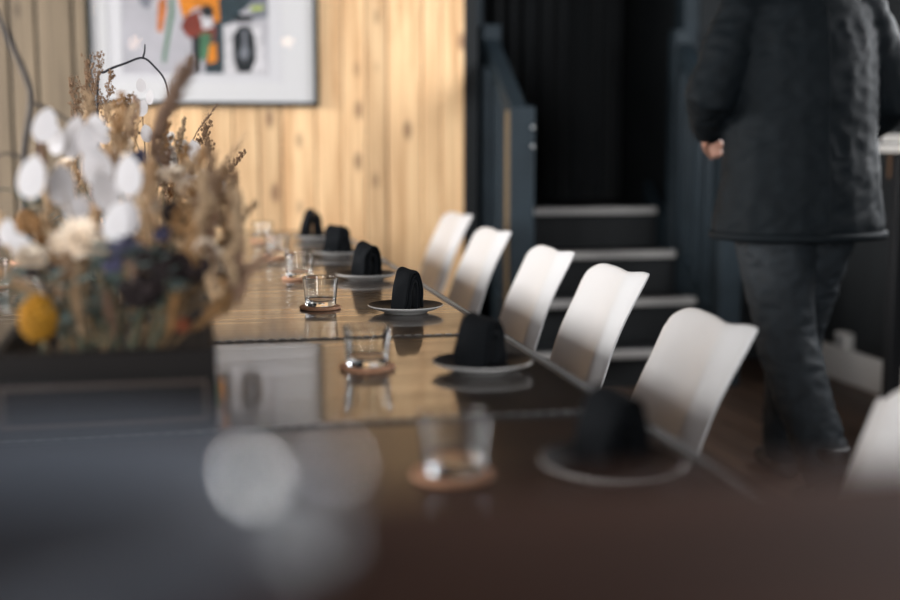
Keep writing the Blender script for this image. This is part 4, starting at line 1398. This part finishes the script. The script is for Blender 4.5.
# collar and centre back seam
bm = bmesh.new()
tube(bm, [(0.085 * math.cos(t), 0.02 - 0.082 * math.sin(t), 1.535 + 0.012 * math.cos(t * 2)) for t in [PI * (-0.15 + 1.3 * k / 16) for k in range(17)]], [(0.012, 0.026)] * 17, 10, up=(0, 0, 1))
col = obj('collar', bm, M_JACKET, jk)
bm = bmesh.new()
seam = []
dg_pts = [(z, ) for z in ()]
for k in range(24):
    z = 0.80 + 0.66 * k / 23
    best = None
    for v in jk.data.vertices:
        if abs(v.co.x) < 0.012 and abs(v.co.z - z) < 0.02 and (best is None or v.co.y < best):
            best = v.co.y
    if best is not None:
        seam.append((0.0, best - 0.001, z))
tube(bm, seam, 0.0022, 6)
obj('back_seam', bm, M_JACKET, jk)
bm = bmesh.new()
n = 48
prev = []
hem = []
for k in range(n):
    a = 2 * PI * k / n
    hem.append((0.276 * math.cos(a), -0.005 + 0.197 * math.sin(a), 0.806))
tube(bm, hem + [hem[0]], [(0.006, 0.012)] * (n + 1), 8, up=(0, 0, 1))
obj('hem_band', bm, M_JACKET, jk)

# boots
for a, toe, hd in ((ankL, (-0.02, -0.115, 0.032), 0.045), (ankR, (0.098, 0.39, 0.034), 0.0)):
    ax, ay, az = a
    heel = (ax, ay - 0.055, az - 0.05 if hd else 0.045)
    remesh('boot', [([(ax, ay - 0.005, az + 0.10), (ax, ay, az + 0.02), (ax, ay + 0.01, max(az - 0.03, 0.05))], [0.056, 0.056, 0.052]),
                    ([heel, lerp(heel, toe, 0.35), lerp(heel, toe, 0.75), toe], [(0.040, 0.042), (0.046, 0.046), (0.050, 0.040), (0.036, 0.028)])], 0.01, M_BOOT)

# ------------------------------------------------------------------ small pendant lamps behind the viewer (they glint in the picture glass)
M_BULB = mat('warm_bulb', (1.0, 0.8, 0.6), 0.5, emit=((1.0, 0.66, 0.42), 12.0))
for (x, y, z), where_ in zip([(1.00, -1.5, 2.06), (-0.47, -1.5, 2.03), (-0.90, -1.5, 2.33)], ('apart from the pair', 'lower of the pair', 'higher of the pair')):
    pd = empty('pendant_lamp', (x, y, z), 0, 'small warm pendant lamp on a black cord, ' + where_, 'lamp', 'pendant lamps')
    bm = bmesh.new()
    bmesh.ops.create_uvsphere(bm, u_segments=20, v_segments=12, radius=0.032)
    obj('bulb', bm, M_BULB, pd)
    bm = bmesh.new()
    lathe(bm, [(0, 0.085), (0.014, 0.085), (0.018, 0.075), (0.018, 0.036), (0, 0.036)], 16)
    obj('socket', bm, M_BLACKMETAL, pd)
    bm = bmesh.new()
    tube(bm, [(0, 0, 0.083), (0, 0, CEIL - z)], 0.003, 6)
    obj('cord', bm, M_BLACKMETAL, pd)
